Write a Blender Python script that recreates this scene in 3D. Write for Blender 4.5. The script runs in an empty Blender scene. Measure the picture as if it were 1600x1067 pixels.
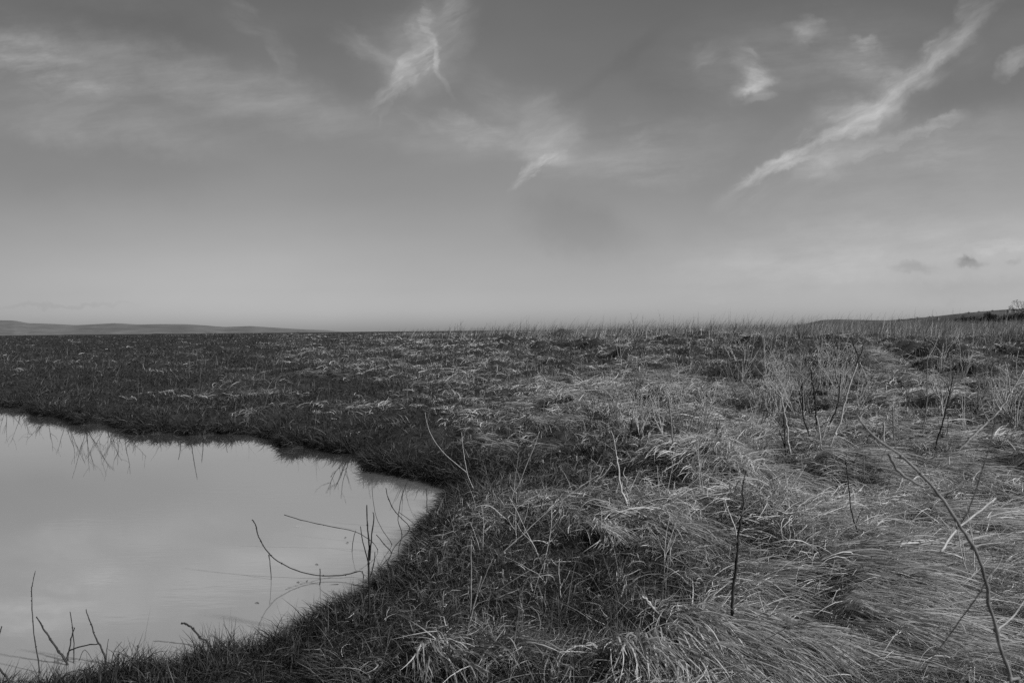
import bpy, math, random
import numpy as np
from mathutils import Matrix, Vector

scn = bpy.context.scene
COL = scn.collection
rad = math.radians
rng = np.random.default_rng(11)
random.seed(5)

# ------------------------------------------------------------------ camera
CAM_H = 1.25
F = 1067.0                       # focal length in photo pixels (24 mm on a 36 mm sensor)
cd = bpy.data.cameras.new('camera')
cam = bpy.data.objects.new('camera', cd)
COL.objects.link(cam)
cd.lens = 24.0; cd.sensor_width = 36.0
cd.clip_start = 0.02; cd.clip_end = 60000
CM = Matrix.Rotation(rad(90 - 0.94), 4, 'X') @ Matrix.Rotation(rad(-0.57), 4, 'Z')
cam.matrix_world = Matrix.Translation((0, 0, CAM_H)) @ CM
cd.dof.use_dof = True; cd.dof.focus_distance = 4.5; cd.dof.aperture_fstop = 9.0
scn.camera = cam
R3 = CM.to_3x3()

def ray(px, py):
    return R3 @ Vector(((px - 800) / F, -(py - 533.5) / F, -1.0))
def on_plane(px, py, z):
    d = ray(px, py); t = (z - CAM_H) / d.z
    return (d.x * t, d.y * t)
def at_depth(px, py, y):
    d = ray(px, py); t = y / d.y
    return Vector((d.x * t, y, CAM_H + d.z * t))

# ------------------------------------------------------------------ noise
_perm = rng.permutation(512)
_perm = np.concatenate([_perm, _perm, _perm])
_ga = rng.uniform(0, 2 * np.pi, 512)
_gx, _gy = np.cos(_ga), np.sin(_ga)
def perlin(x, y):
    xi = np.floor(x).astype(np.int64); yi = np.floor(y).astype(np.int64)
    xf = x - xi; yf = y - yi
    xi &= 511; yi &= 511
    x1 = (xi + 1) & 511; y1 = (yi + 1) & 511
    u = xf * xf * xf * (xf * (xf * 6 - 15) + 10); v = yf * yf * yf * (yf * (yf * 6 - 15) + 10)
    def g(a, b, dx, dy):
        h = _perm[_perm[a] + b]
        return _gx[h] * dx + _gy[h] * dy
    a = g(xi, yi, xf, yf); b = g(x1, yi, xf - 1, yf)
    c = g(xi, y1, xf, yf - 1); d = g(x1, y1, xf - 1, yf - 1)
    return ((a + (b - a) * u) * (1 - v) + (c + (d - c) * u) * v) * 1.5
def sstep(a, b, x):
    t = np.clip((x - a) / (b - a), 0, 1)
    return t * t * (3 - 2 * t)

# ------------------------------------------------------------------ pond outline and terrain height
WATER_Z = -0.17
shore_px = [(-260, 612), (-120, 622), (0, 634), (45, 641), (62, 650), (95, 651), (128, 664), (165, 659), (190, 669), (215, 679), (262, 676), (300, 681), (345, 677), (400, 680), (432, 688), (446, 700), (480, 698), (510, 705),
            (548, 710), (566, 722), (580, 737), (618, 739), (648, 750), (690, 757), (735, 772), (700, 788), (682, 812), (658, 852), (628, 886),
            (600, 916), (566, 944), (524, 964), (478, 984), (440, 1016), (375, 1038), (295, 1056), (205, 1072), (120, 1084), (40, 1096), (-60, 1112), (-200, 1130)]
shore = [on_plane(a, b, WATER_Z) for a, b in shore_px]
shore.append((-9.0, 2.0)); shore.append((-26.0, 4.0)); shore.append((-26.0, 14.5))
PX = np.array([p[0] for p in shore]); PY = np.array([p[1] for p in shore])

def pond_sd(x, y):
    """signed distance to the shoreline, negative over the water"""
    shp = x.shape; x = x.ravel(); y = y.ravel()
    out = np.full(x.shape, 60.0)
    sel = np.where((x > -40) & (x < 6) & (y < 30) & (y > -12))[0]
    xs = x[sel] ; ys = y[sel]
    best = np.full(xs.shape, 1e9); inside = np.zeros(xs.shape, bool)
    n = len(PX)
    for i in range(n):
        ax, ay = PX[i], PY[i]; bx, by = PX[(i + 1) % n], PY[(i + 1) % n]
        dx, dy = bx - ax, by - ay
        t = np.clip(((xs - ax) * dx + (ys - ay) * dy) / (dx * dx + dy * dy), 0, 1)
        d = (xs - ax - t * dx) ** 2 + (ys - ay - t * dy) ** 2
        best = np.minimum(best, d)
        if ay != by:
            c = ((ay > ys) != (by > ys)) & (xs < (bx - ax) * (ys - ay) / (by - ay) + ax)
            inside ^= c
    s = np.sqrt(best)
    s = np.where(inside, -s, s)
    wob = 0.075 * perlin(xs * 3.1, ys * 3.1) + 0.045 * perlin(xs * 9.0 + 7, ys * 9.0)
    wob += 0.12 * perlin(xs * 0.9, ys * 0.9 + 3) * sstep(6, 9, ys)
    out[sel] = s + wob
    return out.reshape(shp)

def tussocks(x, y, cell, seed, amp, keep):
    """scattered steep-sided mounds, one per kept cell of a jittered grid"""
    out = np.zeros_like(x)
    ci = np.floor(x / cell).astype(np.int64); cj = np.floor(y / cell).astype(np.int64)
    for di in (-1, 0, 1):
        for dj in (-1, 0, 1):
            a = ci + di; b = cj + dj
            h = _perm[(_perm[(a + seed) & 511] + (b & 511)) & 511]
            r1 = (h * 37 % 101) / 101.0; r2 = (h * 71 % 103) / 103.0; r3 = (h * 13 % 97) / 97.0; r4 = (h * 53 % 89) / 89.0
            cx = (a + .2 + .6 * r1) * cell; cy = (b + .2 + .6 * r2) * cell
            rr = cell * (.22 + .26 * r3)
            q = np.hypot(x - cx, (y - cy) * (0.8 + .5 * r1)) / rr
            m = amp * (.5 + .7 * r3) * (1 - sstep(0.35, 1.25, q)) * (r4 < keep)
            out = np.maximum(out, m)
    return out
def hum(x, y):
    """hummocks: rounded mounds with hollows between"""
    d = np.hypot(x, y)
    a = perlin(x * 0.75 + 3, y * 0.75 + 9)
    b = perlin(x * 1.9 + 31, y * 1.9 + 5)
    c = perlin(x * 4.3, y * 4.3 + 77)
    right = sstep(-1.5, 1.5, x + 0.2 * (d - 4) * 0.2)
    rough = 0.45 + 0.55 * right
    h = 0.10 * a + (0.10 * b + 0.06 * (1 - 2.0 * np.abs(b))) * rough + 0.03 * c
    far = sstep(6, 20, d)
    g = perlin(x * 0.30 + 8, y * 0.30 + 1)
    k = perlin(x * 0.62 + 18, y * 0.5 + 71)
    h += far * (0.45 + 0.55 * right) * (0.12 * g + 0.26 * np.maximum(0, k) ** 0.8 - 0.05)
    wx = x + .12 * perlin(x * 2.3, y * 2.3 + 9); wy = y + .12 * perlin(x * 2.3 + 40, y * 2.3)
    near = sstep(2.6, 4.5, d)
    h += tussocks(wx, wy, 1.0, 17, .15, .5) * (.35 + .65 * right) * near * (1 - .4 * far)
    h += tussocks(wx, wy, 2.3, 91, .26, .6) * far * (.3 + .7 * right)
    h -= .03
    return h

def land(x, y):
    d = np.hypot(x, y)
    u = x / np.maximum(y, 1.0)
    R = sstep(-0.45, 0.15, u)
    D = 92 - 52 * R
    top = 0.96 - 0.20 * R - 0.12 * sstep(0.3, 0.7, u)
    base = top * np.clip((d - 7) / (D - 7), 0, 1) ** 1.35
    back = 1 - sstep(D * 1.25, D * 1.25 + 60, d)
    return base * back

def height(x, y, sd=None):
    if sd is None: sd = pond_sd(x, y)
    d = np.hypot(x, y)
    hh = hum(x, y) * (1 - sstep(120, 200, d))
    bank = sstep(0.0, 0.55, sd)
    z = land(x, y) + hh * (0.25 + 0.75 * sstep(0.1, 1.2, sd)) - 0.015
    z = -0.20 + (np.maximum(z, -0.10) + 0.20) * (0.35 * sstep(-0.02, 0.06, sd) + 0.65 * bank)
    z = np.where(sd < 0, -0.20 - 0.5 * sstep(0, 1.2, -sd), z)
    return z

def hpt(x, y):
    return float(height(np.array([float(x)]), np.array([float(y)]))[0])
def ground_hit(px, py):
    """where the line through a photo pixel meets the terrain"""
    d = ray(px, py); d = d / d.y
    ys = np.concatenate([np.linspace(1.0, 12, 500), np.linspace(12.02, 100, 1500)])
    h = height(d.x * ys, ys)
    hit = np.where(CAM_H + d.z * ys <= np.maximum(h, WATER_Z))[0]
    y = float(ys[hit[0]]) if len(hit) else 60.0
    return Vector((d.x * y, y, hpt(d.x * y, y)))

# ------------------------------------------------------------------ helpers
def link(name, me, mat, parent=None):
    o = bpy.data.objects.new(name, me); COL.objects.link(o)
    if mat: me.materials.append(mat)
    if parent: o.parent = parent
    return o
def np_mesh(name, verts, quads, smooth=True):
    me = bpy.data.meshes.new(name)
    v = np.ascontiguousarray(verts, np.float32); q = np.ascontiguousarray(quads, np.int32)
    me.vertices.add(len(v)); me.vertices.foreach_set('co', v.ravel())
    me.loops.add(q.size); me.loops.foreach_set('vertex_index', q.ravel())
    k = q.shape[1]
    me.polygons.add(len(q)); me.polygons.foreach_set('loop_start', np.arange(0, q.size, k, dtype=np.int32))
    if smooth: me.polygons.foreach_set('use_smooth', np.ones(len(q), bool))
    me.update(calc_edges=True)
    return me
def attr(me, name, vals):
    a = me.attributes.new(name, 'FLOAT', 'POINT')
    a.data.foreach_set('value', np.ascontiguousarray(vals, np.float32).ravel())
def tag(o, label=None, cat=None, group=None, kind=None):
    if label: o['label'] = label
    if cat: o['category'] = cat
    if group: o['group'] = group
    if kind: o['kind'] = kind
    return o
def nt(mat):
    t = mat.node_tree; t.nodes.clear(); return t
def grey(v): return (v, v, v, 1)

# ------------------------------------------------------------------ materials
def mat_blade(name, transl=0.25, rough=0.55, spec=0.25):
    m = bpy.data.materials.new(name); m.use_nodes = True; t = nt(m); N = t.nodes; L = t.links
    a = N.new('ShaderNodeAttribute'); a.attribute_name = 'shade'
    geo = N.new('ShaderNodeNewGeometry')
    no = N.new('ShaderNodeTexNoise'); no.inputs['Scale'].default_value = 60; no.inputs['Detail'].default_value = 2
    L.new(geo.outputs['Position'], no.inputs['Vector'])
    mr = N.new('ShaderNodeMapRange'); mr.inputs['To Min'].default_value = 0.6; mr.inputs['To Max'].default_value = 1.4
    L.new(no.outputs['Fac'], mr.inputs['Value'])
    mu = N.new('ShaderNodeMath'); mu.operation = 'MULTIPLY'
    L.new(a.outputs['Fac'], mu.inputs[0]); L.new(mr.outputs[0], mu.inputs[1])
    cc = N.new('ShaderNodeCombineColor')
    for i in range(3): L.new(mu.outputs[0], cc.inputs[i])
    p = N.new('ShaderNodeBsdfPrincipled'); p.inputs['Roughness'].default_value = rough
    p.inputs['Specular IOR Level'].default_value = spec
    L.new(cc.outputs[0], p.inputs['Base Color'])
    tr = N.new('ShaderNodeBsdfTranslucent'); L.new(cc.outputs[0], tr.inputs['Color'])
    mx = N.new('ShaderNodeMixShader'); mx.inputs[0].default_value = transl
    L.new(p.outputs[0], mx.inputs[1]); L.new(tr.outputs[0], mx.inputs[2])
    out = N.new('ShaderNodeOutputMaterial'); L.new(mx.outputs[0], out.inputs['Surface'])
    return m
M_GRASS = mat_blade('dry_grass')
M_TURF = mat_blade('dark_turf', 0.15, 0.6, 0.2)

def mat_noise(name, lo, hi, scale, rough=0.9, detail=8, bump=0.0, stretch=None, bdist=0.02, coords='Object'):
    m = bpy.data.materials.new(name); m.use_nodes = True; t = nt(m); N = t.nodes; L = t.links
    tc = N.new('ShaderNodeTexCoord'); mp = N.new('ShaderNodeMapping')
    if stretch: mp.inputs['Scale'].default_value = stretch
    L.new(tc.outputs[coords], mp.inputs['Vector'])
    no = N.new('ShaderNodeTexNoise'); no.inputs['Scale'].default_value = scale; no.inputs['Detail'].default_value = detail
    no.inputs['Roughness'].default_value = 0.65
    L.new(mp.outputs[0], no.inputs['Vector'])
    cr = N.new('ShaderNodeValToRGB'); cr.color_ramp.elements[0].position = 0.35; cr.color_ramp.elements[1].position = 0.68
    cr.color_ramp.elements[0].color = grey(lo); cr.color_ramp.elements[1].color = grey(hi)
    L.new(no.outputs['Fac'], cr.inputs[0])
    p = N.new('ShaderNodeBsdfPrincipled'); p.inputs['Roughness'].default_value = rough
    p.inputs['Specular IOR Level'].default_value = 0.2
    L.new(cr.outputs[0], p.inputs['Base Color'])
    if bump:
        b = N.new('ShaderNodeBump'); b.inputs['Strength'].default_value = bump; b.inputs['Distance'].default_value = bdist
        L.new(no.outputs['Fac'], b.inputs['Height']); L.new(b.outputs[0], p.inputs['Normal'])
    out = N.new('ShaderNodeOutputMaterial'); L.new(p.outputs[0], out.inputs['Surface'])
    return m
M_SOIL = mat_noise('peaty_soil', 0.012, 0.05, 9.0, bump=0.8)
M_DARKSTEM = mat_noise('dark_dead_stem', 0.012, 0.05, 45, 0.7, 4, 0.4, bdist=0.001)
M_MIDSTEM = mat_noise('grey_dead_stem', 0.13, 0.30, 55, 0.65, 4, 0.4, bdist=0.001)
M_PALESTEM = mat_noise('bleached_dead_stem', 0.34, 0.6, 55, 0.6, 4, 0.4, bdist=0.001)
M_SEED = mat_noise('dark_seed_head', 0.008, 0.03, 300, 0.9)
M_HILL_L = mat_noise('hazy_distant_hills', 0.12, 0.19, 0.004, 1.0, 6, stretch=(1, 1, 9))  # distance haze is painted in: the paler grey stands in for air
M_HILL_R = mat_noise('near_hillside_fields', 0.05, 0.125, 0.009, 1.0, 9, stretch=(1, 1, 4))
M_WOOD = mat_blade('woodland_leaves', 0.1, 0.8, 0.1)
M_HOUSEWALL = mat_noise('pale_render', 0.24, 0.3, 1.0)
M_ROOF = mat_noise('grey_slate', 0.1, 0.16, 2.0)

def mat_water():
    m = bpy.data.materials.new('still_pond_water'); m.use_nodes = True; t = nt(m); N = t.nodes; L = t.links
    tc = N.new('ShaderNodeTexCoord')
    def wave(sx, sy, sc, det):
        mp = N.new('ShaderNodeMapping'); mp.inputs['Scale'].default_value = (sx, sy, 1)
        L.new(tc.outputs['Object'], mp.inputs['Vector'])
        n = N.new('ShaderNodeTexNoise'); n.inputs['Scale'].default_value = sc; n.inputs['Detail'].default_value = det
        L.new(mp.outputs[0], n.inputs['Vector']); return n
    a = wave(0.6, 2.2, 9, 3); b = wave(0.9, 0.9, 0.7, 1)
    mr = N.new('ShaderNodeMapRange'); mr.inputs['From Min'].default_value = 0.5; mr.inputs['From Max'].default_value = 0.68
    mr.inputs['To Min'].default_value = 0.08; mr.inputs['To Max'].default_value = 1.0
    L.new(b.outputs['Fac'], mr.inputs['Value'])
    mu = N.new('ShaderNodeMath'); mu.operation = 'MULTIPLY'
    L.new(a.outputs['Fac'], mu.inputs[0]); L.new(mr.outputs[0], mu.inputs[1])
    bp = N.new('ShaderNodeBump'); bp.inputs['Strength'].default_value = 0.22; bp.inputs['Distance'].default_value = 0.004
    L.new(mu.outputs[0], bp.inputs['Height'])
    gl = N.new('ShaderNodeBsdfGlossy'); gl.inputs['Roughness'].default_value = 0.02; gl.inputs['Color'].default_value = grey(0.99)
    L.new(bp.outputs[0], gl.inputs['Normal'])
    df = N.new('ShaderNodeBsdfDiffuse'); df.inputs['Color'].default_value = grey(0.74)
    lw = N.new('ShaderNodeFresnel'); lw.inputs['IOR'].default_value = 1.33
    mf = N.new('ShaderNodeMapRange'); mf.inputs['From Min'].default_value = 0.02; mf.inputs['From Max'].default_value = 0.35
    mf.inputs['To Min'].default_value = 0.60; mf.inputs['To Max'].default_value = 0.97
    L.new(lw.outputs[0], mf.inputs['Value'])
    mx = N.new('ShaderNodeMixShader'); L.new(mf.outputs[0], mx.inputs[0]); L.new(df.outputs[0], mx.inputs[1]); L.new(gl.outputs[0], mx.inputs[2])
    out = N.new('ShaderNodeOutputMaterial'); L.new(mx.outputs[0], out.inputs['Surface'])
    return m

# ------------------------------------------------------------------ ground
NS, NU = 560, 620
s = np.concatenate([np.geomspace(1.0, 90, 480), np.geomspace(92, 26000, 80)])
ys = -2.0 + s
us = np.linspace(-1.55, 1.55, NU)
us = us * (0.62 + 0.38 * np.abs(us) / 1.55)
GY = np.repeat(ys, NU).reshape(NS, NU)
GX = us[None, :] * (GY + 4.0)
GZ = height(GX, GY)
far = sstep(150, 400, GY)
GZ = GZ * (1 - far) + far * (-0.1)
idx = np.arange(NS * NU).reshape(NS, NU)
quads = np.stack([idx[:-1, :-1], idx[:-1, 1:], idx[1:, 1:], idx[1:, :-1]], -1).reshape(-1, 4)
g = link('ground', np_mesh('ground', np.stack([GX, GY, GZ], -1).reshape(-1, 3), quads), M_SOIL)
tag(g, kind='structure')

wv = [(-27, -4, WATER_Z), (3, -4, WATER_Z), (3, 17, WATER_Z), (-27, 17, WATER_Z)]
w = link('pond_water', np_mesh('pond_water', np.array(wv), np.array([[0, 1, 2, 3]])), mat_water())
tag(w, kind='structure')

# ------------------------------------------------------------------ grass blades
def make_blades(name, label, cat, root, head, L, W, e0, e1, curl, shade, nseg, mat, lift=None, twist=None, kind='stuff', clamp=True, group=None):
    """ribbons: start elevation e0, end elevation e1, heading, length, width"""
    n = len(L)
    P = np.zeros((n, nseg + 1, 3)); P[:, 0] = root
    T = np.zeros((n, nseg + 1, 3))
    for k in range(nseg + 1):
        t = (k + 0.5) / nseg if k < nseg else 1.0
        e = e0 + (e1 - e0) * t ** 0.8; a = head + curl * t
        T[:, k] = np.stack([np.cos(e) * np.cos(a), np.cos(e) * np.sin(a), np.sin(e)], -1)
        if k < nseg:
            P[:, k + 1] = P[:, k] + T[:, k] * (L / nseg)[:, None]
    if clamp:
        xx = P[:, 1:, 0].ravel(); yy = P[:, 1:, 1].ravel()
        sdp = pond_sd(xx, yy)
        hh = np.maximum(height(xx, yy, sdp), WATER_Z).reshape(n, nseg)
        lf = (lift if lift is not None else np.full(n, 0.004))[:, None] * np.ones(nseg)[None, :]
        P[:, 1:, 2] = np.maximum(P[:, 1:, 2], hh + lf)
    side = np.stack([-T[..., 1], T[..., 0], np.zeros_like(T[..., 0])], -1)
    side /= np.maximum(np.linalg.norm(side, axis=-1, keepdims=True), 1e-5)
    up = np.cross(T, side)
    tw = (twist if twist is not None else rng.uniform(-1.2, 1.2, n))[:, None, None]
    wv = np.cos(tw) * side + np.sin(tw) * up
    tt = np.linspace(0, 1, nseg + 1)
    prof = (1 - 0.88 * tt ** 1.6)
    hw = 0.5 * W[:, None, None] * prof[None, :, None]
    V = np.stack([P - wv * hw, P + wv * hw], 2)          # n, k, 2, 3
    base = (np.arange(n) * (nseg + 1) * 2)[:, None]
    k = np.arange(nseg)[None, :] * 2
    q = np.stack([base + k, base + k + 1, base + k + 3, base + k + 2], -1).reshape(-1, 4)
    me = np_mesh(name, V.reshape(-1, 3), q)
    attr(me, 'shade', np.repeat(shade, (nseg + 1) * 2))
    o = link(name, me, mat)
    tag(o, label, cat, group, kind)
    return o

def sample_ground(n, y0, y1, power, umax=1.0, xoff=0.9):
    """points on the marsh, density falling with distance as d^-power"""
    k = 2 - power
    u = rng.uniform(0, 1, n)
    a, b = y0 ** k, y1 ** k
    y = (a + (b - a) * u) ** (1 / k)
    x = rng.uniform(-umax, umax, n) * (0.76 * y + xoff)
    return x, y

def straw_mask(x, y):
    """0 = short dark turf, 1 = bleached straw"""
    d = np.hypot(x, y)
    u = x / np.maximum(y, 0.5)
    edge = 0.0 - 0.22 * sstep(5, 22, d)
    m = sstep(edge - 0.28, edge + 0.42, u + 0.22 * perlin(x * 0.5 + 4, y * 0.5 + 2))
    fr_ = sstep(6, 14, d)
    patch = (1 - .6 * fr_) * perlin(x * 0.9 + 13, y * 0.9 + 40) + (0.6 + .5 * fr_) * perlin(x * 0.27 + 3, y * 0.35)
    band = 1 - 0.6 * sstep(19, 24, d) * (1 - sstep(31, 36, d)) * sstep(-0.1, 0.2, u)
    m = m * (0.72 + 0.9 * patch) * band + (0.14 + 0.22 * sstep(14, 30, d) * sstep(-.7, -.1, u)) * sstep(0.0, 0.5, patch)
    return np.clip(m, 0.03, 1)

def flow(x, y):
    """heading of the combed-over straw"""
    a = 2.6 * perlin(x * 0.42 + 50, y * 0.42 + 20) + 1.5 * perlin(x * 1.1 + 9, y * 1.1)
    e = 0.05
    gx = (hum(x + e, y) - hum(x - e, y)) / (2 * e); gy = (hum(x, y + e) - hum(x, y - e)) / (2 * e)
    base = -0.55                                     # mostly laid over towards the right and the viewer
    vx = np.cos(base + a) - 1.6 * gx; vy = np.sin(base + a) - 1.6 * gy
    return np.arctan2(vy, vx)

def dist_scale(y, p=0.8, d0=2.6):
    return np.maximum(1.0, (np.maximum(y, 0.6) / d0)) ** p

# 1. short turf everywhere
def turf(n, y0, y1, power, name, label, nseg, wide=1.0, umax=1.0):
    x, y = sample_ground(n, y0, y1, power, umax)
    sd = pond_sd(x, y)
    sm = straw_mask(x, y)
    keep = (sd > 0.015) & (rng.uniform(0, 1, n) > sm * 0.45)
    x, y, sd, sm = x[keep], y[keep], sd[keep], sm[keep]
    n = len(x); z = height(x, y, sd)
    sc = dist_scale(y)
    tall = 1 + 0.5 * np.maximum(0, perlin(x * 1.3, y * 1.3)) * 2 + 0.35 * (1 - sstep(0, 0.3, sd))
    L = rng.uniform(0.055, 0.14, n) * tall * (1 + 0.25 * sstep(8, 30, y))
    W = rng.uniform(0.0020, 0.0038, n) * sc * wide
    head = rng.uniform(-np.pi, np.pi, n)
    f = flow(x, y)
    head = np.where(rng.uniform(0, 1, n) < 0.45, f + rng.normal(0, 0.7, n), head)
    e0 = rad(1) * rng.uniform(35, 88, n); e1 = e0 - rad(1) * rng.uniform(20, 95, n)
    patch = 0.5 + 0.5 * perlin(x * 0.7 + 60, y * 0.7)
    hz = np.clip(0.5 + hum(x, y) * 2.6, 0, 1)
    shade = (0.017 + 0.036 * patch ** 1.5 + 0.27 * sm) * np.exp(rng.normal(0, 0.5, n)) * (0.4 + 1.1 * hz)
    shade = shade * (0.55 + 0.45 * sstep(0.0, 0.5, sd))
    dead = rng.uniform(0, 1, n) < 0.03 + 0.22 * sm
    shade = np.where(dead, shade * 2.0 + 0.03, shade)
    fleck = 1 + 0.2 * sstep(12, 40, y)
    root = np.stack([x, y, z - 0.006], -1)
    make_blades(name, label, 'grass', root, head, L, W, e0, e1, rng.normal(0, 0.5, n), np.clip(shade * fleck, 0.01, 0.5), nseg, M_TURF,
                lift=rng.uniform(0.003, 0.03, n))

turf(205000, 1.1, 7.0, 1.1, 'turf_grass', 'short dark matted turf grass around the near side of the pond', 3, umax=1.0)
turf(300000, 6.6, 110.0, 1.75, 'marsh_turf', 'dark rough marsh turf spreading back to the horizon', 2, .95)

# 2. locks of bleached straw combed over the hummocks
def straw(nlock, per, y0, y1, power, name, label, nseg, Lr, wr, bright=1.0, thresh=0.0, umax=1.0, mat=M_GRASS, loose=1.0):
    x, y = sample_ground(nlock, y0, y1, power, umax)
    sd = pond_sd(x, y); sm = straw_mask(x, y)
    keep = (sd > 0.07) & (rng.uniform(0, 1, nlock) < np.clip((sm - thresh) * 1.15, 0, 1))
    x, y, sd, sm = x[keep], y[keep], sd[keep], sm[keep]
    n = len(x)
    f = flow(x, y)
    chaos = 1.15 - 0.75 * sstep(0.2, 0.9, x) * (1 - sstep(3.2, 5.0, y))
    chaos = chaos * loose
    f = f + rng.normal(0, 1, n) * chaos
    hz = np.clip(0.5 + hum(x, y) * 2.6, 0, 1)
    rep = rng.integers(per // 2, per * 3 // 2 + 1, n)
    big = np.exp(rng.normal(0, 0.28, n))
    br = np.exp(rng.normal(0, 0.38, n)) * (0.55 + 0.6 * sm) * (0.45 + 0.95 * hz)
    le = rng.uniform(12, 62, n)
    cu = rng.normal(0, 0.35, n)
    ii = np.repeat(np.arange(n), rep); m = len(ii)
    sc = dist_scale(y)[ii]
    sp = 0.022 * sc
    rx = x[ii] + rng.normal(0, 1, m) * sp; ry = y[ii] + rng.normal(0, 1, m) * sp
    ok = pond_sd(rx, ry) > 0.04
    ii, rx, ry, sc = ii[ok], rx[ok], ry[ok], sc[ok]; m = len(ii)
    z = height(rx, ry)
    L = rng.uniform(Lr[0], Lr[1], m) * big[ii] * (0.8 + 0.35 * sm[ii])
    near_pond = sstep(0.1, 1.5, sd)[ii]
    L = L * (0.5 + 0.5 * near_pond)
    W = rng.uniform(wr[0], wr[1], m) * sc
    head = f[ii] + rng.normal(0, 1, m) * (0.16 + 0.25 * chaos[ii])
    stray = rng.uniform(0, 1, m) < 0.2 * chaos[ii] + 0.04
    head = np.where(stray, rng.uniform(-np.pi, np.pi, m), head)
    e0 = rad(1) * (le[ii] + rng.normal(0, 9, m)); e0 = np.clip(e0, 0.1, 1.5)
    e1 = rad(1) * rng.normal(-22, 16, m)
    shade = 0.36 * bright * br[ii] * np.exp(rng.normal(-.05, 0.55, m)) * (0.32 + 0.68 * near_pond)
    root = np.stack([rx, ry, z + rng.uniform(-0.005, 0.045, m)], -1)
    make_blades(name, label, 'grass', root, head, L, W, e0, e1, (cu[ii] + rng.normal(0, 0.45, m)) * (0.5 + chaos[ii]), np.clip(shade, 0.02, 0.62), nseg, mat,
                lift=rng.uniform(0.004, 0.075, m))

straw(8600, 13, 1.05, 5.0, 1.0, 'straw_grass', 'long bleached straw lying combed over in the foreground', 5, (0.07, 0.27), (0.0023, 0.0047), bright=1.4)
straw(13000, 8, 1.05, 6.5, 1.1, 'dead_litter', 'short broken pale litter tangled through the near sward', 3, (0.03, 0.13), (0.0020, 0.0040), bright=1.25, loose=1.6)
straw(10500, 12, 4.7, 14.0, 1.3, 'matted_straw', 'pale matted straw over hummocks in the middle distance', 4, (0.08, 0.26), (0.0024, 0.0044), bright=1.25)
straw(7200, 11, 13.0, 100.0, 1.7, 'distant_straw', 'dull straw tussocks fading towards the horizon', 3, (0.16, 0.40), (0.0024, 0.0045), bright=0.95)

# swathes of longer straw laid flat like combed hair
def swathe(spots, name, label):
    A = [[] for _ in range(8)]
    for (px, py, rx_, ry_, ang, n, ln, br) in spots:
        c = ground_hit(px, py)
        nl = n // 20
        for _ in range(nl):
            a_, q_ = rng.uniform(0, 2 * np.pi), math.sqrt(rng.uniform(0, 1))
            lx = c.x + math.cos(a_) * q_ * rx_; ly = c.y + math.sin(a_) * q_ * ry_
            m = 14
            x = lx + rng.normal(0, .025, m); y = ly + rng.normal(0, .025, m)
            hd = rad(ang) + rng.normal(0, .16) + rng.normal(0, .09, m) + .5 * math.cos(a_) * q_ * .5
            A[0].append(x); A[1].append(y); A[2].append(hd)
            A[3].append(rng.uniform(.55, 1.1, m) * ln); A[4].append(rng.uniform(.0046, .0094, m) * max(1, (c.y / 2.6)) ** .25)
            A[5].append(rad(1) * (rng.uniform(20, 45) + rng.normal(0, 6, m)))
            A[6].append(np.full(m, rng.normal(0, .25)) + rng.normal(0, .15, m))
            A[7].append(.54 * br * np.exp(rng.normal(0, .3) + rng.normal(0, .42, m)))
    x, y, hd, L, W, e0, cu, sh = [np.concatenate(v) for v in A]
    ok = pond_sd(x, y) > .05
    x, y, hd, L, W, e0, cu, sh = [v[ok] for v in (x, y, hd, L, W, e0, cu, sh)]
    n = len(x)
    make_blades(name, label, 'grass', np.stack([x, y, height(x, y) + rng.uniform(.01, .07, n)], -1), hd, L, W, e0, rad(1) * rng.normal(-20, 9, n), cu,
                np.clip(sh, .03, .66), 6, M_GRASS, lift=rng.uniform(.02, .11, n))
SW = [(1180, 1000, .42, .16, -62, 1900, .42, 1.15), (1290, 960, .30, .25, -55, 1500, .40, 1.1), (1090, 1040, .30, .12, -75, 900, .36, 1.0), (1400, 1030, .25, .15, -35, 900, .38, 1.1),
      (1520, 830, .55, .3, -25, 1600, .45, 1.1), (1560, 760, .6, .4, -15, 1300, .45, .95), (1340, 890, .5, .2, -20, 1200, .40, .85), (1300, 730, .6, .3, -50, 1000, .42, 1.0),
      (1140, 660, .6, .5, -160, 900, .40, .85), (1010, 830, .4, .25, -70, 900, .36, .8), (740, 1035, .22, .12, -70, 300, .26, .55),
      (860, 665, .35, .2, -40, 500, .36, 1.0), (1100, 700, .5, .3, -120, 600, .36, .9), (1350, 560, .7, .5, -20, 600, .5, 1.0), (1230, 600, .8, .5, -60, 800, .5, .9),
      (1480, 700, .6, .4, -10, 900, .42, .9), (520, 565, .6, .6, -60, 500, .4, .6), (500, 590, .9, .6, -20, 500, .4, .5), (780, 705, .5, .3, -30, 300, .3, .55),
      (830, 640, .8, .5, -10, 700, .4, .7), (1030, 600, .7, .5, -30, 700, .45, .9), (1430, 620, .9, .6, 10, 900, .45, .85)]
swathe(SW, 'combed_straw', 'swathes of long pale straw laid flat like combed hair')

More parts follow.
